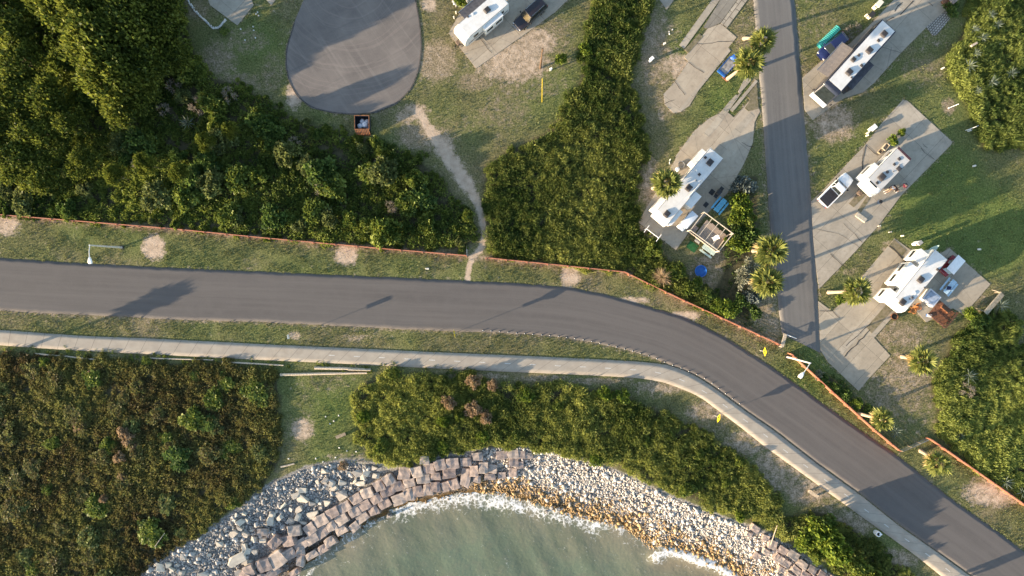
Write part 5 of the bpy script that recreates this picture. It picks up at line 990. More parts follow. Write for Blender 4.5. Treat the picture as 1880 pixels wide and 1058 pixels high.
B1 = [(1215, 215, 70, 70, 0), (1075, 310, 85, 92, 12), (1165, 298, 88, 80, -14), (1250, 273, 80, 72, -12), (1330, 250, 82, 74, -12), (1420, 238, 88, 72, -8), (1510, 228, 82, 62, -10), (1595, 190, 80, 58, -6), (960, 355, 85, 72, -26), (890, 400, 82, 76, -26), (810, 447, 85, 72, -25), (732, 492, 90, 72, -26), (650, 550, 88, 70, -27), (565, 592, 98, 70, -24), (482, 642, 98, 78, -30), (405, 705, 84, 78, -36), (1110, 378, 82, 60, -10), (1210, 350, 92, 62, -9), (1295, 330, 76, 62, -8), (1395, 312, 92, 66, 0), (1510, 340, 78, 128, 10), (1572, 290, 58, 76, 0), (1635, 270, 66, 78, 0), (1590, 350, 62, 50, 0), (1682, 335, 84, 50, 0), (1020, 405, 92, 80, -22), (950, 440, 88, 70, -26), (870, 490, 92, 74, -30), (790, 535, 90, 70, -30), (720, 580, 82, 72, -30), (630, 640, 96, 72, -28), (550, 686, 92, 72, -28), (485, 730, 82, 72, -30), (420, 775, 90, 66, -30), (335, 815, 96, 68, -30), (1035, 490, 96, 82, -20), (1105, 460, 76, 86, -16), (1170, 440, 80, 94, -12), (1240, 430, 66, 90, -8), (1295, 405, 72, 76, -6), (1370, 400, 70, 72, -14), (1432, 385, 76, 82, -18), (935, 520, 86, 72, -30), (855, 575, 86, 68, -32), (775, 625, 92, 62, -30), (720, 690, 76, 62, -40), (625, 715, 92, 62, -30)]
for x, y, w, d, a in B1: stone(BM, 'granite_block', *c6(x, y), w / 3.917, d / 3.917, a, 1.15 + random.uniform(-.15, .15), L1, 'stone block', 'squared granite blocks of the seawall', .1)
for x, y, w, d, a in [(255, 880, 90, 80, -35), (545, 800, 82, 68, -32), (495, 850, 78, 66, -30), (415, 890, 92, 56, -30), (330, 930, 62, 82, 10), (290, 720, 96, 72, 0), (250, 790, 100, 82, -20), (165, 920, 130, 108, -30), (75, 960, 96, 86, -25), (145, 1015, 96, 52, -30), (65, 1045, 72, 52, 0), (150, 800, 92, 86, -45), (60, 730, 70, 52, 0), (290, 1015, 82, 42, -30), (-30, 1000, 80, 84, -20), (-60, 1050, 80, 80, 30), (330, 860, 60, 60, 0)]:
    stone(BM, 'granite_block', *c6(x, y), w / 3.917, d / 3.917, a, 1.25, L2, 'stone block', 'tumbled granite blocks', .22, .22)
for x, y, w, d, a in [(1770, 180, 82, 62, 0), (1852, 176, 72, 58, 0), (1700, 280, 70, 60, 0), (1855, 235, 64, 62, 0), (1850, 310, 60, 62, 0), (1770, 330, 60, 50, 0), (1910, 180, 60, 60, 0), (1960, 190, 60, 50, 0), (1895, 255, 60, 50, 0)]:
    stone(BM, 'granite_block', *c6(x, y), w / 3.917, d / 3.917, a, .75, L3, 'stone block', 'cobble-buried granite blocks')
c7 = lambda x, y: (x / 7.83 + 1360, y / 7.83 + 940)
for x, y, w, d, a in [(580, 530, 130, 108, 32), (730, 600, 165, 118, 33), (610, 710, 150, 106, 35), (855, 730, 150, 118, 33), (1000, 810, 140, 112, 33), (770, 820, 150, 92, 33), (900, 880, 150, 92, 33), (1145, 885, 150, 104, 33), (490, 625, 62, 108, 33), (548, 664, 80, 108, 33), (440, 450, 112, 130, 18), (345, 560, 118, 82, 30), (205, 610, 92, 102, 38), (190, 225, 130, 92, 33), (95, 310, 88, 70, 20), (340, 350, 90, 80, 20), (1040, 930, 100, 60, 33), (1290, 920, 70, 50, 33), (560, 800, 90, 70, 33), (680, 900, 110, 80, 33)]:
    stone(BM, 'granite_block', *c7(x, y), w / 7.83, d / 7.83, a, 1.0, L4, 'stone block', 'granite blocks of the lower right wall', .08)
c8 = lambda x, y: (x / 7.83 + 460, y / 7.83 + 840)
for x, y, w, d, a in [(1090, 330, 110, 88, -40), (1190, 370, 90, 108, 10), (1215, 440, 112, 88, -30), (1545, 220, 130, 88, -20), (1620, 265, 78, 98, 10), (1590, 370, 142, 88, -10), (660, 540, 132, 80, -20), (750, 590, 158, 98, 30), (750, 460, 110, 80, 10), (700, 840, 78, 140, 20), (900, 820, 185, 104, -18), (330, 810, 90, 70, 10), (290, 890, 98, 136, 0), (430, 850, 98, 86, -50), (700, 740, 112, 68, -30), (1110, 650, 98, 88, 0), (1320, 360, 112, 78, 20), (1670, 210, 90, 88, 30), (1500, 340, 30, 128, 45), (1020, 720, 48, 98, 0), (890, 660, 98, 58, 10), (1785, 150, 78, 58, 10), (1820, 250, 98, 88, 0), (470, 690, 38, 112, 60), (1310, 540, 160, 120, -25), (1065, 195, 86, 62, 30), (600, 900, 110, 90, 20), (770, 940, 110, 60, 10)]:
    stone(CM2, 'concrete_slab_chunk', *c8(x, y), w / 7.83, d / 7.83, a, .55, 'pale angular slab of broken concrete among the grey rubble', 'rubble', 'broken concrete slabs', .12, .2)
c9 = lambda x, y: (x / 7.83 + 260, y / 7.83 + 930)
for x, y, w, d, a in [(1335, 370, 102, 98, 40), (1420, 312, 92, 70, 30), (280, 870, 112, 98, 20), (400, 830, 80, 78, 0), (450, 900, 80, 50, 30), (1640, 650, 90, 110, 0), (1535, 630, 80, 90, 20), (1490, 570, 62, 100, 0), (610, 715, 80, 80, 0), (600, 940, 80, 70, 0), (900, 965, 130, 60, -10), (1430, 220, 110, 80, -30), (1770, 340, 110, 80, 0), (1755, 470, 90, 80, 0), (1620, 460, 70, 70, 30), (1500, 400, 100, 90, 20), (1575, 850, 130, 150, -30), (1410, 935, 100, 90, 10), (1500, 780, 90, 70, 0), (1130, 530, 90, 60, 0)]:
    stone(CM2, 'concrete_slab_chunk', *c9(x, y), w / 7.83, d / 7.83, a, .6, 'pale angular slab of broken concrete among the grey rubble', 'rubble', 'broken concrete slabs', .12, .2)
stone(CM2[:1], 'concrete_slab_chunk', *c9(1375, 750), 300 / 7.83, 122 / 7.83, -32, .5, 'longest pale slab of broken concrete, lying diagonally at the left of the blocks', 'rubble', None, .3, .12)
ZL = [(225, 1100), (285, 1034), (360, 990), (430, 942), (492, 894), (560, 862), (640, 848), (690, 858), (655, 905), (590, 935), (520, 975), (450, 1030), (400, 1100)]
k = 0
while k < 190:
    x, y = random.uniform(230, 690), random.uniform(846, 1090)
    if inpoly(np.array([x]), np.array([y]), ZL)[0]:
        s = random.choice([random.uniform(3.2, 5), random.uniform(4, 8)]); stone(CM if random.random() < .75 else CM2, 'rubble_rock', x, y, s, s * random.uniform(.6, 1), random.uniform(0, 180), s * K * .7, 'grey rubble rock in the pile between grass and blocks', 'rock', 'grey rubble rocks', .02, .5); k += 1
def cobbles(name, poly, dens, size, m, label, seed, keepout=None, thin=None):
    r2 = np.random.default_rng(seed); xs_ = [p[0] for p in poly]; ys_ = [p[1] for p in poly]; n = int((max(xs_) - min(xs_)) * (max(ys_) - min(ys_)) * K * K * dens)
    X = r2.uniform(min(xs_), max(xs_), n); Y = r2.uniform(min(ys_), max(ys_), n); ok = inpoly(X, Y, poly); X, Y = X[ok], Y[ok]; wx_, wy_ = (X - 940) * K, (529 - Y) * K
    for _ in range(3): z = zfun(wx_, wy_); s = K * (H - z) / H; wx_, wy_ = (X - 940) * s, (529 - Y) * s
    n = len(X); base = np.array([[-1, -1, -1], [1, -1, -1], [1, 1, -1], [-1, 1, -1], [-.62, -.62, 1], [.62, -.62, 1], [.62, .62, 1], [-.62, .62, 1]]) * .5
    sc = r2.uniform(*size, n) * (1 + 1.2 * (r2.uniform(0, 1, n) > .93)); v = base[None] * (1 + r2.uniform(-.38, .38, (n, 8, 3))) * sc[:, None, None] * np.stack([np.ones(n), r2.uniform(.55, 1, n), r2.uniform(.5, .9, n)], 1)[:, None]
    a = r2.uniform(0, 6.28, n); b = r2.uniform(-.6, .6, n); ca, sa, cb, sb = np.cos(a), np.sin(a), np.cos(b), np.sin(b)
    x1 = v[..., 0] * cb[:, None] + v[..., 2] * sb[:, None]; z1 = -v[..., 0] * sb[:, None] + v[..., 2] * cb[:, None]; y1 = v[..., 1]
    VV = np.stack([x1 * ca[:, None] - y1 * sa[:, None] + wx_[:, None], x1 * sa[:, None] + y1 * ca[:, None] + wy_[:, None], z1 + (z + sc * .18)[:, None]], -1).reshape(-1, 3)
    f = np.array([(3, 2, 1, 0), (4, 5, 6, 7), (0, 1, 5, 4), (1, 2, 6, 5), (2, 3, 7, 6), (3, 0, 4, 7)]); F = (np.arange(n)[:, None, None] * 8 + f[None]).reshape(-1, 4)
    tide_ = np.clip(1.22 - dline(wx_, wy_, watw) / 4.4 + (fbm(wx_, wy_, 3, 77) - .5) * .9 + r2.normal(size=n) * .26, 0, 1); tint = np.clip(r2.uniform(0, 1, n), 0, 1)
    o = link(name, npmesh(name, VV, F, {'tide': np.repeat(tide_, 8), 'tint': np.repeat(tint, 8)}), m); tagd(o, label, 'stones', None, 'stuff')
def cobble_mat(nm, a, b, rust):
    n = NT(nm, .85, .3); c = n.mix(n.at('tint'), a, b); c = n.mix(n.map(n.at('tide'), .35, .75), c, n.mix(n.at('tint'), rust, tuple(x * 2.7 for x in rust))); return n.out(c)
cobbles('grey_rubble_stones', ZL, 17, (.14, .34), cobble_mat('rubble_stone', (.20, .19, .178), (.48, .455, .42), (.17, .14, .11)), 'loose grey rubble stones between the grass and the granite blocks', 5)
ZR = [(868, 868), (850, 836), (900, 822), (1000, 824), (1055, 838), (1135, 868), (1232, 914), (1335, 955), (1420, 985), (1480, 1024), (1530, 1058), (1590, 1110), (1420, 1110), (1360, 1074), (1290, 1036), (1250, 1018), (1195, 1014), (1172, 990), (1140, 970), (1080, 956), (1020, 942), (960, 918), (900, 908), (870, 900)]
cobbles('beach_cobbles', ZR, 26, (.15, .30), cobble_mat('beach_stone', (.30, .27, .24), (.68, .63, .565), (.17, .115, .055)), 'white beach cobbles turning rust brown toward the water', 6)
cobbles('block_gap_stones', [(400, 1090), (470, 1025), (560, 975), (640, 930), (720, 885), (790, 852), (880, 840), (900, 902), (830, 915), (760, 928), (690, 958), (600, 1010), (540, 1060), (500, 1100)], 6, (.12, .26), cobble_mat('gap_stone', (.16, .14, .13), (.36, .33, .30), (.10, .07, .04)), 'small stones filling gaps between the granite blocks', 7)
wet = [(575, 1018), (700, 700), (0, 0)]
for (x, y, s) in [(715, 945, 8), (1012, 930, 6), (1024, 934, 7), (1003, 938, 5), (1045, 925, 6), (970, 918, 5)]: stone(CM, 'wet_rock', x, y, s, s * .8, random.uniform(0, 180), .6, 'dark wet rock in the foam at the waterline', 'rock', 'wet rocks in the foam', .35, .3)
WHR = mat('white_stone', (.62, .60, .56), .85, .15, 5, obj_var=.15); CM3 = [m_.copy() for m_ in CM[:3]]
for m_ in CM3: m_.materials.clear(); m_.materials.append(WHR)
bl = resample([(342, -4), (350, 8), (358, 20), (366, 28), (376, 38), (384, 46), (392, 52), (402, 51), (408, 44), (414, 38)], 44)[0]
for x, y in bl: s = random.uniform(2.2, 4.2); stone(CM3, 'border_stone', x + random.uniform(-1, 1), y + random.uniform(-1, 1), s, s * .8, random.uniform(0, 180), .2, 'small pale stone in the curved border of the upper left yard', 'stone', 'pale border stones', .02, .3)
for k in range(15): a = k / 15 * 6.28; stone(CM3, 'ring_stone', 845 + 13 * math.cos(a), 2 + 10 * math.sin(a), 4, 3.4, 30 * k, .22, 'pale stone ringing the round bush by the trailer', 'stone', 'stones ringing the bush', .02, .2)
for (x, y) in [(473, 23), (470, 26), (475, 29), (442, 54), (465, 49), (466, 56), (450, 74), (469, 70), (622, 763), (613, 773), (598, 765), (606, 778), (623, 822), (637, 828), (580, 842), (616, 840), (654, 829), (530, 842), (593, 848), (1228, 59), (1234, 55), (1229, 63)]: stone(CM3, 'pale_stone', x, y, 2.6, 2.2, random.uniform(0, 90), .14, 'small pale stone lying loose on the grass', 'stone', 'loose pale stones on grass', .02, .3)
# ------------------------------------------------------------------ furniture and yard things
def picnic(px, py, ang, m, label, l=1.8, grp=None, wd=.72):
    t = thing('picnic_table', label, 'picnic table', V(px, py, .063), R(ang)); tp = MB()
    for k in range(5): y = -wd / 2 + k * wd / 4.6; tp.box(-l / 2, l / 2, y, y + wd / 5.6, .72, .76)
    tp.build('table_top', m, t)
    for q in (-1, 1):
        b_ = MB()
        for k in range(2): y = q * (wd / 2 + .36) - .13 + k * .14; b_.box(-l / 2, l / 2, y, y + .125, .43, .465)
        b_.build('bench', m, t)
    for x in (-l * .33, l * .33):
        fr = MB(); fr.tube([(x, -wd / 2 - .3, .0), (x, -.12, .72)], .04, 4); fr.tube([(x, wd / 2 + .3, .0), (x, .12, .72)], .04, 4); fr.box(x - .03, x + .03, -wd / 2 - .46, wd / 2 + .46, .36, .428); fr.build('trestle', m, t)
    return t
picnic(1320, 378.5, 50, LBLUE, 'bright blue picnic table between the camper and the hedge', 2.2); t = picnic(1299, 459, -36, PGREEN, 'pale green picnic table below the pergola', 2.1); picnic(1738.5, 527, 51, mat('ice_blue_paint', (.42, .58, .70), .55, .1, 5), 'ice-blue picnic table beside the red golf cart', 2.3)
tagd(MB().add([(-.35, -.25, 0), (.3, -.3, 0), (.4, .2, 0), (-.2, .3, 0), (-.1, 0, .26), (.15, .05, .18)], [(0, 1, 4), (1, 5, 4), (1, 2, 5), (2, 3, 5), (3, 4, 5), (3, 0, 4), (3, 2, 1, 0)]).build('folded_cloth', mat('navy_cloth', (.015, .025, .09), .9, .2, 6), None, loc=V(1742, 529, .83)), 'dark blue cloth heap on the ice-blue picnic table', 'cloth')
# pergola with deck
zt = 2.45; c0, c1, c2, c3 = [V(x / 5.29 + 1260, y / 5.29 + 320, zt) for x, y in ((175, 370), (453, 578), (318, 750), (40, 545))]
t = thing('pergola', 'pale timber pergola frame standing over a grey plank deck', 'pergola', ((c0 + c2) / 2 * 1.0).xy.to_3d()); o = t.location.copy(); A = [Vector((c.x - o.x, c.y - o.y, 0)) for c in (c0, c1, c2, c3)]
TIMB = mat('pale_timber', (.60, .52, .41), .75, .15, 5, bump=.2)
def beam(mb, a, b, z, w=.09, h=.14):
    d = (b - a).normalized(); n = Vector((-d.y, d.x, 0)) * w / 2; p = [a + n, a - n, b - n, b + n]
    mb.add([(v.x, v.y, z) for v in p] + [(v.x, v.y, z + h) for v in p], [(3, 2, 1, 0), (4, 5, 6, 7), (0, 1, 5, 4), (1, 2, 6, 5), (2, 3, 7, 6), (3, 0, 4, 7)])
for k in range(4): m_ = MB(); beam(m_, A[k] + (A[k] - A[(k + 1) % 4]).normalized() * .1, A[(k + 1) % 4] + (A[(k + 1) % 4] - A[k]).normalized() * .1, zt - (.14 if k % 2 else 0)); m_.build('beam', TIMB, t)
for a in A: MB().box(-.07, .07, -.07, .07, 0, zt).build('post', TIMB, t, loc=a)
for f in (.28, .5, .74): m_ = MB(); beam(m_, A[0].lerp(A[1], f), A[3].lerp(A[2], f), zt + .005, .06, .1); m_.build('rafter', TIMB, t)
dk = MB(); n = 17
for k in range(n):
    f0, f1 = .24 + .76 * k / n, .24 + .76 * (k + .9) / n; j0 = random.uniform(.0, .06); e = .96
    p = [A[0].lerp(A[1], f0).lerp(A[3].lerp(A[2], f0), j0), A[3].lerp(A[2], f0).lerp(A[0].lerp(A[1], f0), .03), A[3].lerp(A[2], f1).lerp(A[0].lerp(A[1], f1), .03), A[0].lerp(A[1], f1).lerp(A[3].lerp(A[2], f1), j0)]
    dk.prism([(v.x * e, v.y * e) for v in p], .42, .46)
dk.build('deck', mat('grey_deck_plank', (.40, .31, .235), .85, .3, 1.4, col2=(.28, .22, .175)), t)
m_ = MB(); p = [A[0].lerp(A[1], .03).lerp(A[3].lerp(A[2], .03), .55), A[3].lerp(A[2], .03).lerp(A[0], .03), A[3].lerp(A[2], .2), A[0].lerp(A[1], .2).lerp(A[3].lerp(A[2], .2), .55)]; m_.prism([(v.x * .96, v.y * .96) for v in p], .38, .43); m_.build('step_platform', mat('tan_plank', (.36, .26, .20), .85, .2, 3), t)
m_ = MB(); beam(m_, A[3] * .96, A[2] * .96, .46, .06, .5); beam(m_, A[1] * .97, A[2] * .97, .46, .06, .5); m_.build('low_rail', WOODL, t)
def chair(px, py, z, ang, m, label, name='chair', sc=1.0):
    t = thing(name, label, 'chair', V(px, py, z), R(ang)); t.scale = (sc,) * 3; MB().box(-.25, .25, -.25, .25, .40, .45).build('seat', m, t, bevel=.02); MB().side([(-.25, .45), (-.20, .45), (-.33, .95), (-.38, .95)], -.24, .24).build('backrest', m, t, bevel=.01)
    for x in (-.22, .22):
        for y in (-.22, .22): MB().tube([(x, y, .40), (x * 1.1, y * 1.1, 0)], .02, 6).build('leg', m, t)
    return t
chair(1310.5, 438.5, .47, 210, PAINTW, 'white plastic chair on the pergola deck', sc=1.25)
MB2 = MB().lathe([(.2, 0), (.26, .35), (.28, .35)], 14); t = thing('potted_plant', 'small green potted plant in the deck corner under the pergola', 'potted plant', V(1330, 439.5, .47)); MB2.build('pot', mat('clay_pot', (.3, .14, .08), .8, .2, 5), t); q = link('foliage', SK['bright'][1], None, t, Vector((0, 0, .3))); q.scale = (.35, .35, .5)
t = thing('wooden_steps', 'grey slatted steps below the pergola deck', 'steps', V(1281, 441), R(54))
for k in range(4): MB().box(-.45 + k * .24, -.45 + k * .24 + .2, -.4, .4, .36 - k * .09, .40 - k * .09).build('tread', mat('grey_wood', (.45, .44, .42), .8, .2, 5), t)
for y in (-.38, .38): MB().side([(-.5, 0), (.5, 0), (.5, .08), (-.45, .38), (-.5, .38)], y - .02, y + .02).build('stringer', WOOD, t)
def mat_rug(px, py, w, d, ang, m, label, name='door_mat', cat='mat', z=.075):
    t = MB().box(-w / 2, w / 2, -d / 2, d / 2, 0, .025).build(name, m, None, bevel=.008, loc=V(px, py, z), rz=R(ang)); return tagd(t, label, cat)
mat_rug(1271, 453, 1.5, 1.2, -36, mat('green_turf', (.02, .12, .035), .95, .3, 8), 'green turf rug on the ground left of the pale green table', 'turf_rug', 'rug', .02); mat_rug(1296, 376, .75, .6, 50, BLK, 'dark door mat on the slab beside the camper')
def grill(px, py, ang, label):
    t = thing('barbecue_grill', label, 'grill', V(px, py, .063), R(ang)); MB().box(-.45, .45, -.3, .3, .5, .85).build('firebox', BLK, t, bevel=.03); MB().side([(-.45, .86), (.45, .86), (.42, 1.05), (.25, 1.18), (-.25, 1.18), (-.42, 1.05)], -.3, .3).build('lid', BLK, t, bevel=.03, smooth=True)
    MB().box(.46, .95, -.28, .28, .80, .84).build('side_shelf', BLK, t); MB().box(-.95, -.46, -.28, .28, .80, .84).build('side_shelf', BLK, t)
    for x in (-.4, .4):
        for y in (-.25, .25): MB().tube([(x, y, 0), (x, y, .5)], .02, 6).build('leg', METAL, t)
    MB().tube([(-.3, -.34, .98), (.3, -.34, .98)], .016, 6).build('handle', CHROME, t)
grill(1316.5, 355, 52, 'wide black barbecue grill above the blue picnic table'); mat_rug(1307, 353, .8, .7, 52, BLK, 'black rubber mat beside the barbecue grill', 'rubber_mat')
t = thing('paddling_pool', 'round bright blue paddling pool near the dead spiky plant', 'pool', V(1286, 498)); MB().lathe([(.84, 0), (.88, .28), (.80, .30), (.76, .10)], 30).build('rim', mat('pool_rim', (.03, .16, .5), .4, .1, 4), t, smooth=True); MB().lathe([(.77, .1), (.77, .14)], 30).build('liner', BLUE, t)
def kayak(px, py, z, ang, l, w, m, label, tilt=0, m2=None):
    t = thing('kayak', label, 'kayak', V(px, py, z), R(ang)); t.rotation_euler[1] = R(tilt); mb = MB(); n = 11
    for k in range(n):
        f = k / (n - 1) * 2 - 1; hw = w / 2 * max(.03, (1 - abs(f) ** 2.3)); zr = .05 + .16 * f * f; x = f * l / 2
        mb.v += [(x, -hw, .28 + zr), (x, -hw * .8, .08 + zr), (x, 0, zr), (x, hw * .8, .08 + zr), (x, hw, .28 + zr), (x, 0, .34 + zr)]
    for k in range(n - 1):
        for j in range(6): mb.f.append((k * 6 + j, k * 6 + (j + 1) % 6, k * 6 + 6 + (j + 1) % 6, k * 6 + 6 + j))
    mb.f += [(5, 4, 3, 2, 1, 0), tuple((n - 1) * 6 + j for j in range(6))]; mb.build('hull', m, t, smooth=True); sm_ = MB()
    for k in range(16):
        a = k / 16 * 6.283; sm_.v.append((-.1 + .42 * math.cos(a), .17 * math.sin(a), .425 - .2 * abs(0)))
    sm_.f.append(tuple(range(16))); sm_.v += [(x, y, z - .1) for x, y, z in sm_.v[:16]]; sm_.f.append(tuple(range(31, 15, -1))); sm_.f += [(k, k + 16, (k + 1) % 16 + 16, (k + 1) % 16) for k in range(16)]; sm_.build('cockpit', BLK if m2 is None else m2, t)
kayak(1339, 450, .02, -38, 2.3, .7, mat('navy_plastic', (.015, .03, .14), .35, .1, 4), 'navy kayak with a pale tip beside the pergola'); kayak(1709, 459, 1.9, 50, 2.6, .75, mat('pale_green_plastic', (.42, .55, .50), .4, .1, 4), 'pale green kayak standing at the rear of the three-room camper', -38, mat('sage', (.3, .4, .36), .5, .1, 4))
t = thing('clothes_line', 'white H-shaped clothes line frame at the slab end left of the white golf cart', 'clothes line', V(1194, 430.5), R(-37)); MB().tube([(-1.1, 0, 1.7), (1.1, 0, 1.7)], .055, 8).build('top_bar', PAINTW, t)
for x in (-1.1, 1.1): MB().tube([(x, -.62, 1.7), (x, .62, 1.7)], .05, 8).build('cross_arm', PAINTW, t); MB().tube([(x, 0, 0), (x, 0, 1.7)], .05, 8).build('post', PAINTW, t)
# blue utility trailer by the leaning palm
t = thing('utility_trailer', 'low blue utility trailer with a blue tarp heap beside the leaning palm', 'trailer', V(1337, 120), R(49)); MB().box(-1.5, .7, -.62, .62, .42, .47).build('bed', mat('grey_bed', (.33, .31, .29), .85, .3, 2), t)
fr = MB(); [fr.box(-1.55, 1.0, q - .05, q + .05, .34, .52) for q in (-.66, .66)]; fr.box(-1.6, -1.5, -.7, .7, .34, .52); fr.build('frame', BLUE, t, bevel=.015); MB().box(-1.95, -1.62, -.72, .72, .32, .62).build('tail_box', BLUE, t, bevel=.05)
tp = MB(); [tp.add([(.7 + .0, -.62, .48), (1.9, -.5, .3), (1.9, .45, .3), (.7, .62, .48), (1.0, -.3, .86), (1.5, -.15, .72), (1.45, .3, .8), (.95, .35, .75)], [(0, 1, 5, 4), (1, 2, 6, 5), (2, 3, 7, 6), (3, 0, 4, 7), (4, 5, 6, 7), (3, 2, 1, 0)])]; tp.build('tarp', mat('blue_tarp', (.02, .13, .55), .45, .2, 3, bump=.6), t, bevel=.06, smooth=True)
for q in (-.8, .8): wheel(t, -.3, q, .28, .16, 1 if q > 0 else -1)
MB().tube([(.9, 0, .42), (2.3, 0, .42)], .04, 6).build('drawbar', BLUE, t); tagd(MB().box(-.5, .5, -.14, .14, 0, .12).build('brick_edging', mat('red_brick', (.36, .13, .08), .85, .3, 6), None, bevel=.01, loc=V(1331, 145), rz=R(-40)), 'short row of red bricks at the foot of the leaning palm', 'bricks')
t = thing('ribbed_float', 'teal ribbed air mattress bent over a frame beside the dark blue car', 'float', V(1520, 68.5), R(44)); rb = MB()
for k in range(15): x = -2.0 + k * .27; rb.tube([(x, -.42, .42), (x, 0, .56), (x, .42, .42)], .13, 8)
rb.build('air_tubes', TEAL, t, smooth=True); MB().box(-2.1, 1.9, -.36, .36, .0, .34).build('frame', mat('teal_frame', (.02, .2, .2), .5, .1, 4), t, bevel=.03)
# dumpster
t = thing('dumpster', 'rust-orange open dumpster full of white bags beside the turning circle', 'dumpster', V(668, 229), R(1)); RUST = mat('rusty_orange_steel', (.30, .12, .045), .8, .35, 3, col2=(.10, .05, .03)); DARK = mat('dark_steel', (.03, .032, .04), .7, .3, 4)
bx = MB(); bx.box(-1.05, 1.05, -1.0, 1.0, .1, .16)
for x0, x1, y0, y1 in ((-1.05, 1.05, .95, 1.0), (-1.05, -1.0, -.95, .95), (1.0, 1.05, -.95, .95), (-1.05, 1.05, -1.0, -.95)): bx.box(x0, x1, y0, y1, .162, 1.35)
bx.build('bin', DARK, t); rm = MB()
for x0, x1, y0, y1 in ((-1.08, 1.08, .95, 1.04), (-1.08, -1.0, -.95, .95), (1.0, 1.08, -.95, .95), (-1.08, 1.08, -1.04, -.95)): rm.box(x0, x1, y0, y1, 1.352, 1.42)
rm.build('rim', RUST, t)
MB().add([(-1.03, -1.06, 1.34), (1.03, -1.06, 1.34), (1.03, -1.62, .1), (-1.03, -1.62, .1), (-1.03, -1.04, 1.30), (1.03, -1.04, 1.30), (1.03, -1.52, .1), (-1.03, -1.52, .1)], [(0, 3, 2, 1), (4, 5, 6, 7), (0, 1, 5, 4), (1, 2, 6, 5), (2, 3, 7, 6), (3, 0, 4, 7)]).build('sloped_front', DARK, t)
for k in range(9): x = -1.0 + k * .235; MB().add([(x, -1.065, 1.36), (x + .1, -1.065, 1.36), (x + .1, -1.68, .1), (x, -1.68, .1), (x, -1.06, 1.30), (x + .1, -1.06, 1.30), (x + .1, -1.6, .1), (x, -1.6, .1)], [(0, 3, 2, 1), (4, 5, 6, 7), (0, 1, 5, 4), (1, 2, 6, 5), (2, 3, 7, 6), (3, 0, 4, 7)]).build('rib', RUST, t)
BAG = mat('white_bag', (.70, .70, .72), .4, .08, 6)
for i, (x, y, z, s, lb) in enumerate([(-.45, -.35, .85, .42, 'small white rubbish bag at the left in the dumpster'), (.3, -.15, .92, .5, 'big white rubbish bag in the middle of the dumpster'), (-.1, .35, .72, .4, 'bluish white rubbish bag at the back of the dumpster'), (.65, -.45, .7, .38, 'grey rubbish bag at the right in the dumpster'), (.6, .3, .75, .4, 'crumpled rubbish bag in the back right dumpster corner')]):
    bm = bmesh.new(); bmesh.ops.create_icosphere(bm, subdivisions=2, radius=s)
    for v in bm.verts: v.co *= random.uniform(.82, 1.08); v.co.z *= .75
    b0 = bmesh.ops.create_cone(bm, segments=8, radius1=.07, radius2=.12, depth=.16, cap_ends=True, matrix=Matrix.Translation((0, 0, s * .75)))
    me_ = bpy.data.meshes.new('bag'); bm.to_mesh(me_); bm.free(); [setattr(p, 'use_smooth', True) for p in me_.polygons]; w_ = V(668, 229); tagd(link('rubbish_bag', me_, BAG if i != 3 else mat('grey_bag', (.3, .32, .38), .4, .1, 5), None, (w_.x + x, w_.y + y, z - .25)), lb, 'bag')
# hot tub, deck, chairs
t = thing('hot_tub', 'square grey-blue hot tub with a white rim against the white camper', 'hot tub', V(1704, 547, .06), R(50)); MB().box(-.95, .95, -1.0, 1.0, 0, .82).build('cabinet', PAINTW, t, bevel=.05); MB().box(-.98, .98, -1.03, 1.03, .822, .88).build('rim', mat('tub_rim', (.62, .60, .62), .4, .08, 5), t, bevel=.03)
MB().box(-.78, .78, -.83, .83, .884, .93).build('cover', mat('tub_cover', (.34, .40, .50), .6, .25, 2.2), t, bevel=.03)
ctr = V(1727, 576); t = thing('wooden_deck', 'red-brown plank deck between the hot tub and the lawn', 'deck', ctr, R(-40)); d_ = MB()
for k in range(13): d_.box(-1.45, 1.45, -1.35 + k * .21, -1.35 + k * .21 + .185, .16, .2)
d_.build('planks', RED_WOOD, t)
for x0, y0, x1, y1 in ((-1.45, -1.4, 1.45, -1.4), (1.48, -1.4, 1.48, 1.4)):
    rl = MB(); beam(rl, Vector((x0, y0, 0)), Vector((x1, y1, 0)), .86, .1, .05); beam(rl, Vector((x0, y0, 0)), Vector((x1, y1, 0)), .5, .04, .09)
    for k in range(6): p = Vector((x0, y0, 0)).lerp(Vector((x1, y1, 0)), k / 5); rl.box(p.x - .04, p.x + .04, p.y - .04, p.y + .04, .2, .86)
    rl.build('railing', mat('dark_red_wood', (.10, .045, .03), .8, .3, 4), t)
t = thing('plank_crate', 'long brown planter crate standing on the red-brown deck', 'planter', V(1733, 568, .2), R(-40)); MB().box(-.7, .7, -.18, .18, 0, .4).build('crate', RED_WOOD, t, bevel=.01); MB().box(-.66, .66, -.14, .14, .39, .41).build('soil', mat('soil', (.03, .022, .015), .95, .2, 9), t)
OR_W = mat('orange_wood', (.42, .17, .055), .7, .25, 4)
def adirondack(px, py, ang, label):
    t = thing('garden_chair', label, 'chair', V(px, py), R(ang)); s_ = MB()
    for k in range(5): s_.box(-.35 + k * .14, -.24 + k * .14, -.3, .3, .24 + k * .035, .27 + k * .035)
    s_.build('seat', OR_W, t)
    b_ = MB()
    for k in range(5): b_.side([(-.35, .24), (-.31, .24), (-.72, 1.05), (-.76, 1.05)], -.29 + k * .12, -.19 + k * .12)
    b_.build('backrest', OR_W, t)
    for q in (-1, 1): MB().box(-.42, .34, q * .38 - .07, q * .38 + .07, .56, .59).build('arm', OR_W, t); MB().box(.26, .34, q * .36 - .04, q * .36 + .04, 0, .56).build('leg', OR_W, t); MB().side([(-.75, 0), (-.62, 0), (.34, .34), (.34, .42)], q * .33 - .02, q * .33 + .02).build('leg', OR_W, t)
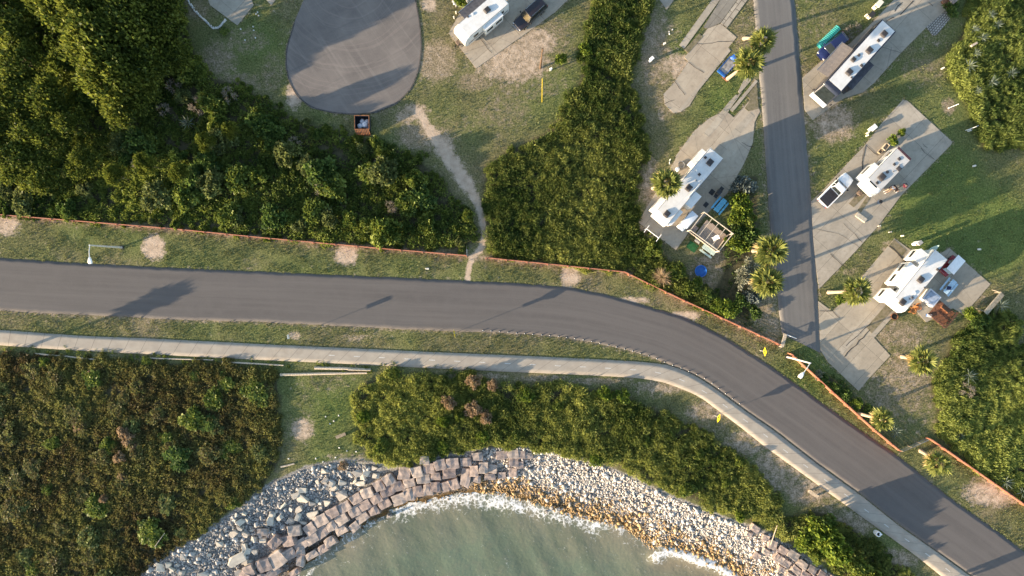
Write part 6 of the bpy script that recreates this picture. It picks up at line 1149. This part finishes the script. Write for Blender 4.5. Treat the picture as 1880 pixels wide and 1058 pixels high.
adirondack(1673, 571, 250, 'orange-brown wooden chair at the corner of the camper, left of two'); adirondack(1682, 565, 280, 'orange-brown wooden chair nearest the hot tub, right of two')
t = thing('planter_tub', 'brown half-barrel planter near the nose of the three-room camper', 'planter', V(1640, 581)); MB().lathe([(.42, 0), (.52, .42), (.45, .42), (.42, .3)], 20).build('barrel', RED_WOOD, t); MB().lathe([(.40, .3), (.40, .34)], 20).build('soil', MATS['soil'], t)
t = thing('ice_chest', 'small white and blue ice chest on the grass below the hot tub', 'cooler', V(1703.5, 579.5), R(-10)); MB().box(-.32, .32, -.2, .2, 0, .32).build('box', BLUE, t, bevel=.03); MB().box(-.34, .34, -.22, .22, .322, .40).build('lid', PAINTW, t, bevel=.03)
tagd(MB().tube([(-.5, 0, .05), (.5, 0, .05)], .05, 8).build('pale_board', WOODL, None, loc=V(1710, 583), rz=R(-12)), 'short pale stick beside the ice chest', 'stick')
# plank shelter, benches, timbers
t = thing('plank_shelter', 'long weathered plank roof on posts at the edge of the right lawn', 'shelter', V(1815, 557), R(49)); r_ = MB()
for k in range(5): r_.box(-1.9, 1.9, -.42 + k * .175, -.42 + k * .175 + .16, 1.0 + k * .05, 1.04 + k * .05)
r_.build('roof_planks', mat('straw_wood', (.46, .37, .25), .85, .2, 4), t)
for x in (-1.8, 1.8):
    for y, z in ((-.36, 1.0), (.36, 1.18)): MB().box(x - .06, x + .06, y - .06, y + .06, 0, z).build('post', WOOD, t)
    MB().tube([(x, .36, 1.15), (x, .95, 0)], .04, 6).build('brace', WOODL, t)
def bench(px, py, ang, l, m, label, z=.44):
    t = thing('bench', label, 'bench', V(px, py), R(ang)); s_ = MB()
    for k in range(3): s_.box(-l / 2, l / 2, -.22 + k * .155, -.22 + k * .155 + .14, z, z + .04)
    s_.build('seat', m, t)
    for x in (-l * .38, l * .38): MB().box(x - .05, x + .05, -.2, .2, 0, z).build('leg', m, t)
    b_ = MB(); b_.side([(-l / 2, z + .2), (l / 2, z + .2), (l / 2, z + .48), (-l / 2, z + .48)], .24, .275); b_.build('backrest', m, t); [MB().box(x - .03, x + .03, .2, .24, z, z + .5).build('back_post', m, t) for x in (-l * .38, l * .38)]; return t
bench(627, 799, 22, 1.5, WOOD, 'small weathered bench on the clearing above the rubble'); bench(1491, 906, -34, 1.6, WOODL, 'pale bench beside the lower stretch of sidewalk')
t = bench(1597 + 0, 0, 0, .1, WOOD, 'x') if False else None
def timber(a, b, r, label, z=.12):
    p, q = V(*a), V(*b); d = q - p; o = MB().tube([(0, 0, 0), (d.x * .5, d.y * .5 + random.uniform(-.06, .06), 0), (d.x, d.y, random.uniform(-.02, .05))], [r, r * .95, r * .8], 8).build('timber_log', WOODL, None, loc=p + Vector((0, 0, z))); tagd(o, label, 'log')
timber((515, 688), (674, 684.5), .20, 'longest pale timber log lying on the clearing below the sidewalk'); timber((578, 675.5), (681, 679), .22, 'thick pale timber with a rusty end beside the sidewalk'); timber((66, 649.5), (178, 660.5), .13, 'pale timber rail at the far left under the sidewalk'); timber((268, 657.5), (392, 661), .10, 'thin timber rail in the middle of the left sidewalk edge'); timber((408, 664.5), (521, 670.5), .13, 'pale timber rail ending at the clearing'); timber((640, 678), (681, 679.5), .12, 'rusty pipe end lying on the thick timber', .42)
timber((516, 857), (541, 851), .14, 'bleached driftwood log on the grass by the rubble'); timber((857, 452), (857, 470), .12, 'rusty post lying at the fence end by the footpath'); timber((1412, 998), (1424, 962), .08, 'grey stick lying across the bank reeds', .6); timber((290, 1000), (308, 975), .05, 'thin grey branch over the scrub above the rubble', .9)
t = thing('litter_bin', 'white round litter bin on the bank beside the sidewalk', 'bin', V(1607, 977)); MB().lathe([(.34, 0), (.40, .5), (.38, .95), (.28, 1.0), (.24, .9)], 20).build('drum', PAINTW, t, smooth=True); MB().lathe([(.25, .86), (.25, .90)], 16).build('opening', BLK, t); MB().box(.1, .5, -.1, .1, .92, .98).build('hood', PAINTW, t, bevel=.02)
def pedestal(px, py, h, ang, m, label, w=.4, cap=None):
    t = thing('power_pedestal', label, 'utility pedestal', V(px, py), R(ang)); MB().box(-w / 2, w / 2, -w * .3, w * .3, 0, h).build('cabinet', m, t, bevel=.02); MB().side([(-w * .62, h + .002), (w * .62, h + .002), (w * .55, h + .09), (-w * .55, h + .12)], -w * .42, w * .42).build('cap', cap or m, t, bevel=.01); MB().box(w / 2 - .002, w / 2 + .02, -w * .2, w * .2, h * .55, h * .85).build('outlet_door', METAL, t); return t
CRM = mat('cream_plastic', (.72, .66, .54), .6, .1, 5)
pedestal(1677, 447.5, 1.65, 220, PAINTW, 'white power pedestal with a grey cap at the corner of the three-room site', .6, mat('grey_cap', (.3, .3, .3), .6, .1, 4)); pedestal(1194, 112, 1.0, 220, PAINTW, 'white power pedestal on the bare lot left of the empty slab', .55); pedestal(1011, 129.5, .8, 200, PAINTW, 'small white post box beside the utility pole', .3); pedestal(1219, 82, .5, 200, CRM, 'low cream box on the shaded lot left of the empty slab', .3)
pedestal(1606, 13, 1.3, 228, CRM, 'tall cream utility cabinet behind the big motorhome', .9); pedestal(1595, 31, .9, 228, CRM, 'square cream bin beside the motorhome rear', .8, BLK); pedestal(1598, 237, .9, 220, PAINTW, 'white rounded utility box above the compact trailer', .8); pedestal(1591, 245, .4, 220, CRM, 'low cream tap box beside the white utility box', .3)
for (x, y, lb) in [(1612, 415.5, 'cream bollard at the lower corner of the compact trailer slab'), (1632, 426.5, 'cream bollard in the middle of the grass strip'), (1654, 433.5, 'cream bollard nearest the white power pedestal'), (1590, 250, 'small cream bollard by the tap box'), (1588, 30, 'small cream bollard by the square bin'), (838, 25, 'pale stump post at the trailer awning, upper of two'), (834, 34, 'pale stump post at the trailer awning, lower of two'), (1830, 84, 'white ball-topped post among the canes'), (1728, 127, 'small white post at the cane edge')]:
    t = thing('bollard', lb, 'bollard', V(x, y)); MB().lathe([(.11, 0), (.11, .68), (.04, .76)], 12).build('post', CRM, t, smooth=True); MB().lathe([(.116, .55), (.116, .63)], 12).build('band', BROWNC, t)
tagd(MB().box(-.5, .5, -.16, .16, 0, .42).build('tree_stump', WOODL, None, bevel=.05, loc=V(1786, 83, .9), rz=R(30)), 'tan cut stump among the upper right canes', 'stump')
for (x, y, ang, lb) in [(1788, 305, 15, 'white capsule-shaped valve cover on the right lawn'), (784.5, 493.5, 0, 'pale round cap on the verge left of the footpath'), (1797, 458, 0, 'pale disc on the shaded right lawn')]:
    tagd(MB().box(-.28, .28, -.13, .13, 0, .16).build('valve_cover', CRM, None, bevel=.06, loc=V(x, y), rz=R(ang)), lb, 'cover')
t = thing('white_pipe', 'slim white standpipe leaning on the bare patch near the canes', 'pipe', V(1741, 199)); q = V(1753, 194) - V(1741, 199); MB().tube([(0, 0, 0), (q.x, q.y, .9)], .05, 6).build('pipe', PAINTW, t); MB().lathe([(.1, 0), (.1, .2)], 10).build('base', PAINTW, t)
t = thing('garden_hook', 'white wire garden hooks stuck in the shaded lawn near the canes', 'garden hook', V(1772, 240), R(20)); MB().tube([(0, 0, 0), (.9, .0, 1.2), (1.3, .05, 1.1)], .03, 6).build('stem', PAINTW, t)
for k in range(3): MB().tube([(.1 + .2 * k + .16 * math.cos(a * .8), -.15 + .16 * math.sin(a * .8), .5) for a in range(8)], .025, 5).build('hook', PAINTW, t)
tagd(MB().tube([(0, 0, .05), (0, .45, .05), (.08, .75, .3)], .05, 6).build('drain_pipe', PAINTW, None, loc=V(1229, 302)), 'short white drain pipe on the bare ground above the bushy palm', 'pipe')
t = thing('basin', 'round grey wire basket left of the long camper', 'basket', V(1250, 303)); MB().lathe([(.42, 0), (.5, .3), (.46, .3), (.4, .05)], 18).build('basket', METAL, t); tagd(MB().lathe([(.3, 0), (.34, .3), (.1, .42)], 14).build('white_drum', PAINTW, None, loc=V(1243, 312)), 'white drum between palm and wire basket', 'drum')
for (x, y, w, d, h, ang, m, lb) in [(1623.5, 271, 1.0, .55, .55, 49, WOODL, 'open wooden crate beside the compact trailer'), (1614.5, 279, .55, .45, .35, 49, WOOD, 'small wooden box below the open crate'), (1609, 398, 0, 0, 0, 0, None, '')]:
    if not w: continue
    t = thing('wooden_crate', lb, 'crate', V(x, y, .065), R(ang)); s_ = MB()
    for q in (-1, 1): s_.box(-w / 2, w / 2, q * d / 2 - .02, q * d / 2 + .02, 0, h); s_.box(q * w / 2 - .02, q * w / 2 + .02, -d / 2 + .02, d / 2 - .02, 0, h)
    s_.build('sides', m, t); MB().box(-w / 2 + .022, w / 2 - .022, -d / 2 + .022, d / 2 - .022, 0, .03).build('floor', m, t)
t = thing('concrete_step', 'long pale concrete step lying on the slab below the compact trailer', 'step', V(1580.5, 399.5, .065), R(-36)); MB().box(-.85, .85, -.32, .32, 0, .22).build('tread', mat('pale_concrete', (.44, .39, .31), .85, .15, 4), t, bevel=.02); MB().box(-.86, .86, -.36, -.30, 0, .13).build('nosing', mat('concrete_edge', (.55, .5, .42), .8, .1, 5), t, bevel=.01)
t = thing('kettle_grill', 'small black kettle grill on a tripod by the compact trailer nose', 'grill', V(1613, 371.5, .065)); MB().lathe([(.05, .42), (.2, .5), (.27, .62), (.27, .66), (.2, .78), (.05, .84)], 16).build('kettle', BLK, t, smooth=True)
for k in range(3): a = k * 2.1; MB().tube([(.15 * math.cos(a), .15 * math.sin(a), .5), (.34 * math.cos(a), .34 * math.sin(a), 0)], .018, 5).build('leg', METAL, t)
MB().lathe([(.3, .02), (.3, .05)], 14).build('ash_pan', METAL, t)
# garden hose on the slab
hs = [V(1590, 266, .085), V(1586, 285, .085), V(1582, 300, .085), V(1584, 312, .085), V(1580, 322, .085), V(1574, 332, .085), V(1578, 340, .085)]
tagd(MB().tube(hs, .028, 5).build('garden_hose', BLK, None), 'dark hose winding over the slab from the white utility box', 'hose')
# ------------------------------------------------------------------ two people sitting in camp chairs
SKIN = mat('skin', (.52, .33, .24), .55, .06, 9)
def skinned(name, verts, edges, radii, m, parent, sub=1):
    me_ = bpy.data.meshes.new(name); me_.from_pydata(verts, edges, []); o = link(name, me_, m, parent); md = o.modifiers.new('Skin', 'SKIN'); md.use_smooth_shade = True
    for i, r in enumerate(radii): me_.skin_vertices[0].data[i].radius = (r, r)
    me_.skin_vertices[0].data[0].use_root = True; s_ = o.modifiers.new('Sub', 'SUBSURF'); s_.levels = s_.render_levels = sub; return o
def person(px, py, ang, label, shirt, pants, hair, lean=.12, legx=.95):
    t = thing('person', label, 'person', V(px, py, .065), R(ang)); v = [(0, 0, .52)]; e = []; r = [.15]
    def add(p, rad, par): v.append(p); r.append(rad); e.append((par, len(v) - 1)); return len(v) - 1
    ch = add((-.06, 0, .76), .15, 0); sh = add((-.12 - lean * .3, 0, .98), .155, ch); nk = add((-.13 - lean * .4, 0, 1.10), .06, sh); hd = add((-.11 - lean * .4, 0, 1.20), .095, nk); tp = add((-.11 - lean * .4, 0, 1.30), .085, hd); add((-.01 - lean * .4, 0, 1.21), .022, hd)
    for q in (-1, 1):
        kn = add((.44, q * .14, .56), .075, add((.12, q * .11, .52), .098, 0)); an = add((legx - .2, q * .15, .12), .045, add((.62 + (legx - .95) * .5, q * .15, .34), .062, kn)); add((legx + .02, q * .16, .05), .04, add((legx - .14, q * .155, .055), .045, an))
        el = add((.02, q * .31, .74), .048, add((-.12 - lean * .3, q * .21, .98), .066, sh)); wr = add((.27, q * .24, .68), .032, el); pm_ = add((.34, q * .22, .675), .034, wr)
        for k in range(4): add((.47 + (.01, .025, .02, -.005)[k], q * (.255 - k * .022), .635), .009, add((.41, q * (.25 - k * .02), .665), .0105, pm_))
        add((.39, q * .165, .665), .010, add((.35, q * .185, .68), .0115, pm_))
    skinned('body', v, e, r, SKIN, t, 2)
    S0 = [(0, 0, .56), (-.06, 0, .76), (-.12 - lean * .3, 0, .985)]; Ed = [(0, 1), (1, 2)]; Rr = [.17, .175, .175]
    for q in (-1, 1): k = len(S0); S0 += [(-.12 - lean * .3, q * .215, .975), (-.03, q * .29, .80)]; Ed += [(2, k), (k, k + 1)]; Rr += [.085, .068]
    skinned('shirt', S0, Ed, Rr, shirt, t); P0 = [(0, 0, .50)]; Ed = []; Rr = [.172]
    for q in (-1, 1): k = len(P0); P0 += [(.13, q * .11, .52), (.44, q * .14, .56), (.60 + (legx - .95) * .5, q * .15, .37)]; Ed += [(0, k), (k, k + 1), (k + 1, k + 2)]; Rr += [.115, .092, .08]
    skinned('trousers', P0, Ed, Rr, pants, t); skinned('hair', [(-.13 - lean * .4, 0, 1.27), (-.17 - lean * .4, 0, 1.21)], [(0, 1)], [.092, .085], hair, t, 2)
    fc = MB()
    for q in (-1, 1): fc.lathe([(.012, 1.225), (.012, 1.24)], 6, (-.018 - lean * .4, q * .034))
    fc.build('eyes', BLK, t); fm_ = MB().box(-.022 - lean * .4, -.012 - lean * .4, -.025, .025, 1.155, 1.165); fm_.build('mouth', mat('lips', (.35, .13, .11), .5, .1, 4), t)
    sh_ = MB(); [sh_.box(legx - .24, legx + .06, q * .155 - .05, q * .155 + .05, .0, .10) for q in (-1, 1)]; sh_.build('shoes', PAINTW, t, bevel=.03, smooth=True)
    return t
def camp_chair(px, py, ang, m, label):
    t = thing('camp_chair', label, 'camp chair', V(px, py, .065), R(ang)); MB().box(-.24, .26, -.27, .27, .33, .36).build('seat', m, t, bevel=.01); MB().side([(-.26, .36), (-.22, .36), (-.36, 1.0), (-.40, 1.0)], -.27, .27).build('backrest', m, t)
    for q in (-1, 1):
        MB().tube([(-.28, q * .3, 0), (.28, q * .3, .62)], .014, 5).build('leg', METAL, t); MB().tube([(.28, q * .3, 0), (-.30, q * .3, .62)], .014, 5).build('leg', METAL, t); MB().box(-.3, .28, q * .32 - .035, q * .32 + .035, .62, .645).build('arm', m, t)
camp_chair(1634, 346.5, 215, mat('black_canvas', (.03, .03, .035), .85, .2, 6), 'black camp chair beside the compact trailer, nearer the wall'); person(1633.5, 347, 215, 'person in a white shirt and tan trousers sitting beside the compact trailer', mat('white_shirt', (.72, .71, .74), .85, .06, 6), mat('tan_trousers', (.46, .32, .19), .85, .1, 6), mat('dark_hair', (.03, .02, .015), .7, .2, 20))
camp_chair(1655, 343.5, 218, mat('grey_canvas', (.09, .09, .10), .85, .2, 6), 'grey camp chair on the slab, farther from the compact trailer'); person(1654.5, 344, 218, 'person in a pink-red shirt and khaki trousers sitting with legs stretched out', mat('pink_shirt', (.60, .09, .12), .85, .1, 6), mat('khaki_trousers', (.48, .46, .34), .85, .1, 6), mat('brown_hair', (.07, .04, .025), .7, .2, 20), .2, 1.08)
t = thing('folding_table', 'low brown folding table between the two people', 'table', V(1643, 349, .065), R(35)); MB().box(-.28, .28, -.22, .22, .38, .41).build('table_top', RED_WOOD, t, bevel=.01)
for x in (-.24, .24):
    for y in (-.18, .18): MB().tube([(x, y, 0), (x * .9, y, .38)], .014, 5).build('leg', METAL, t)
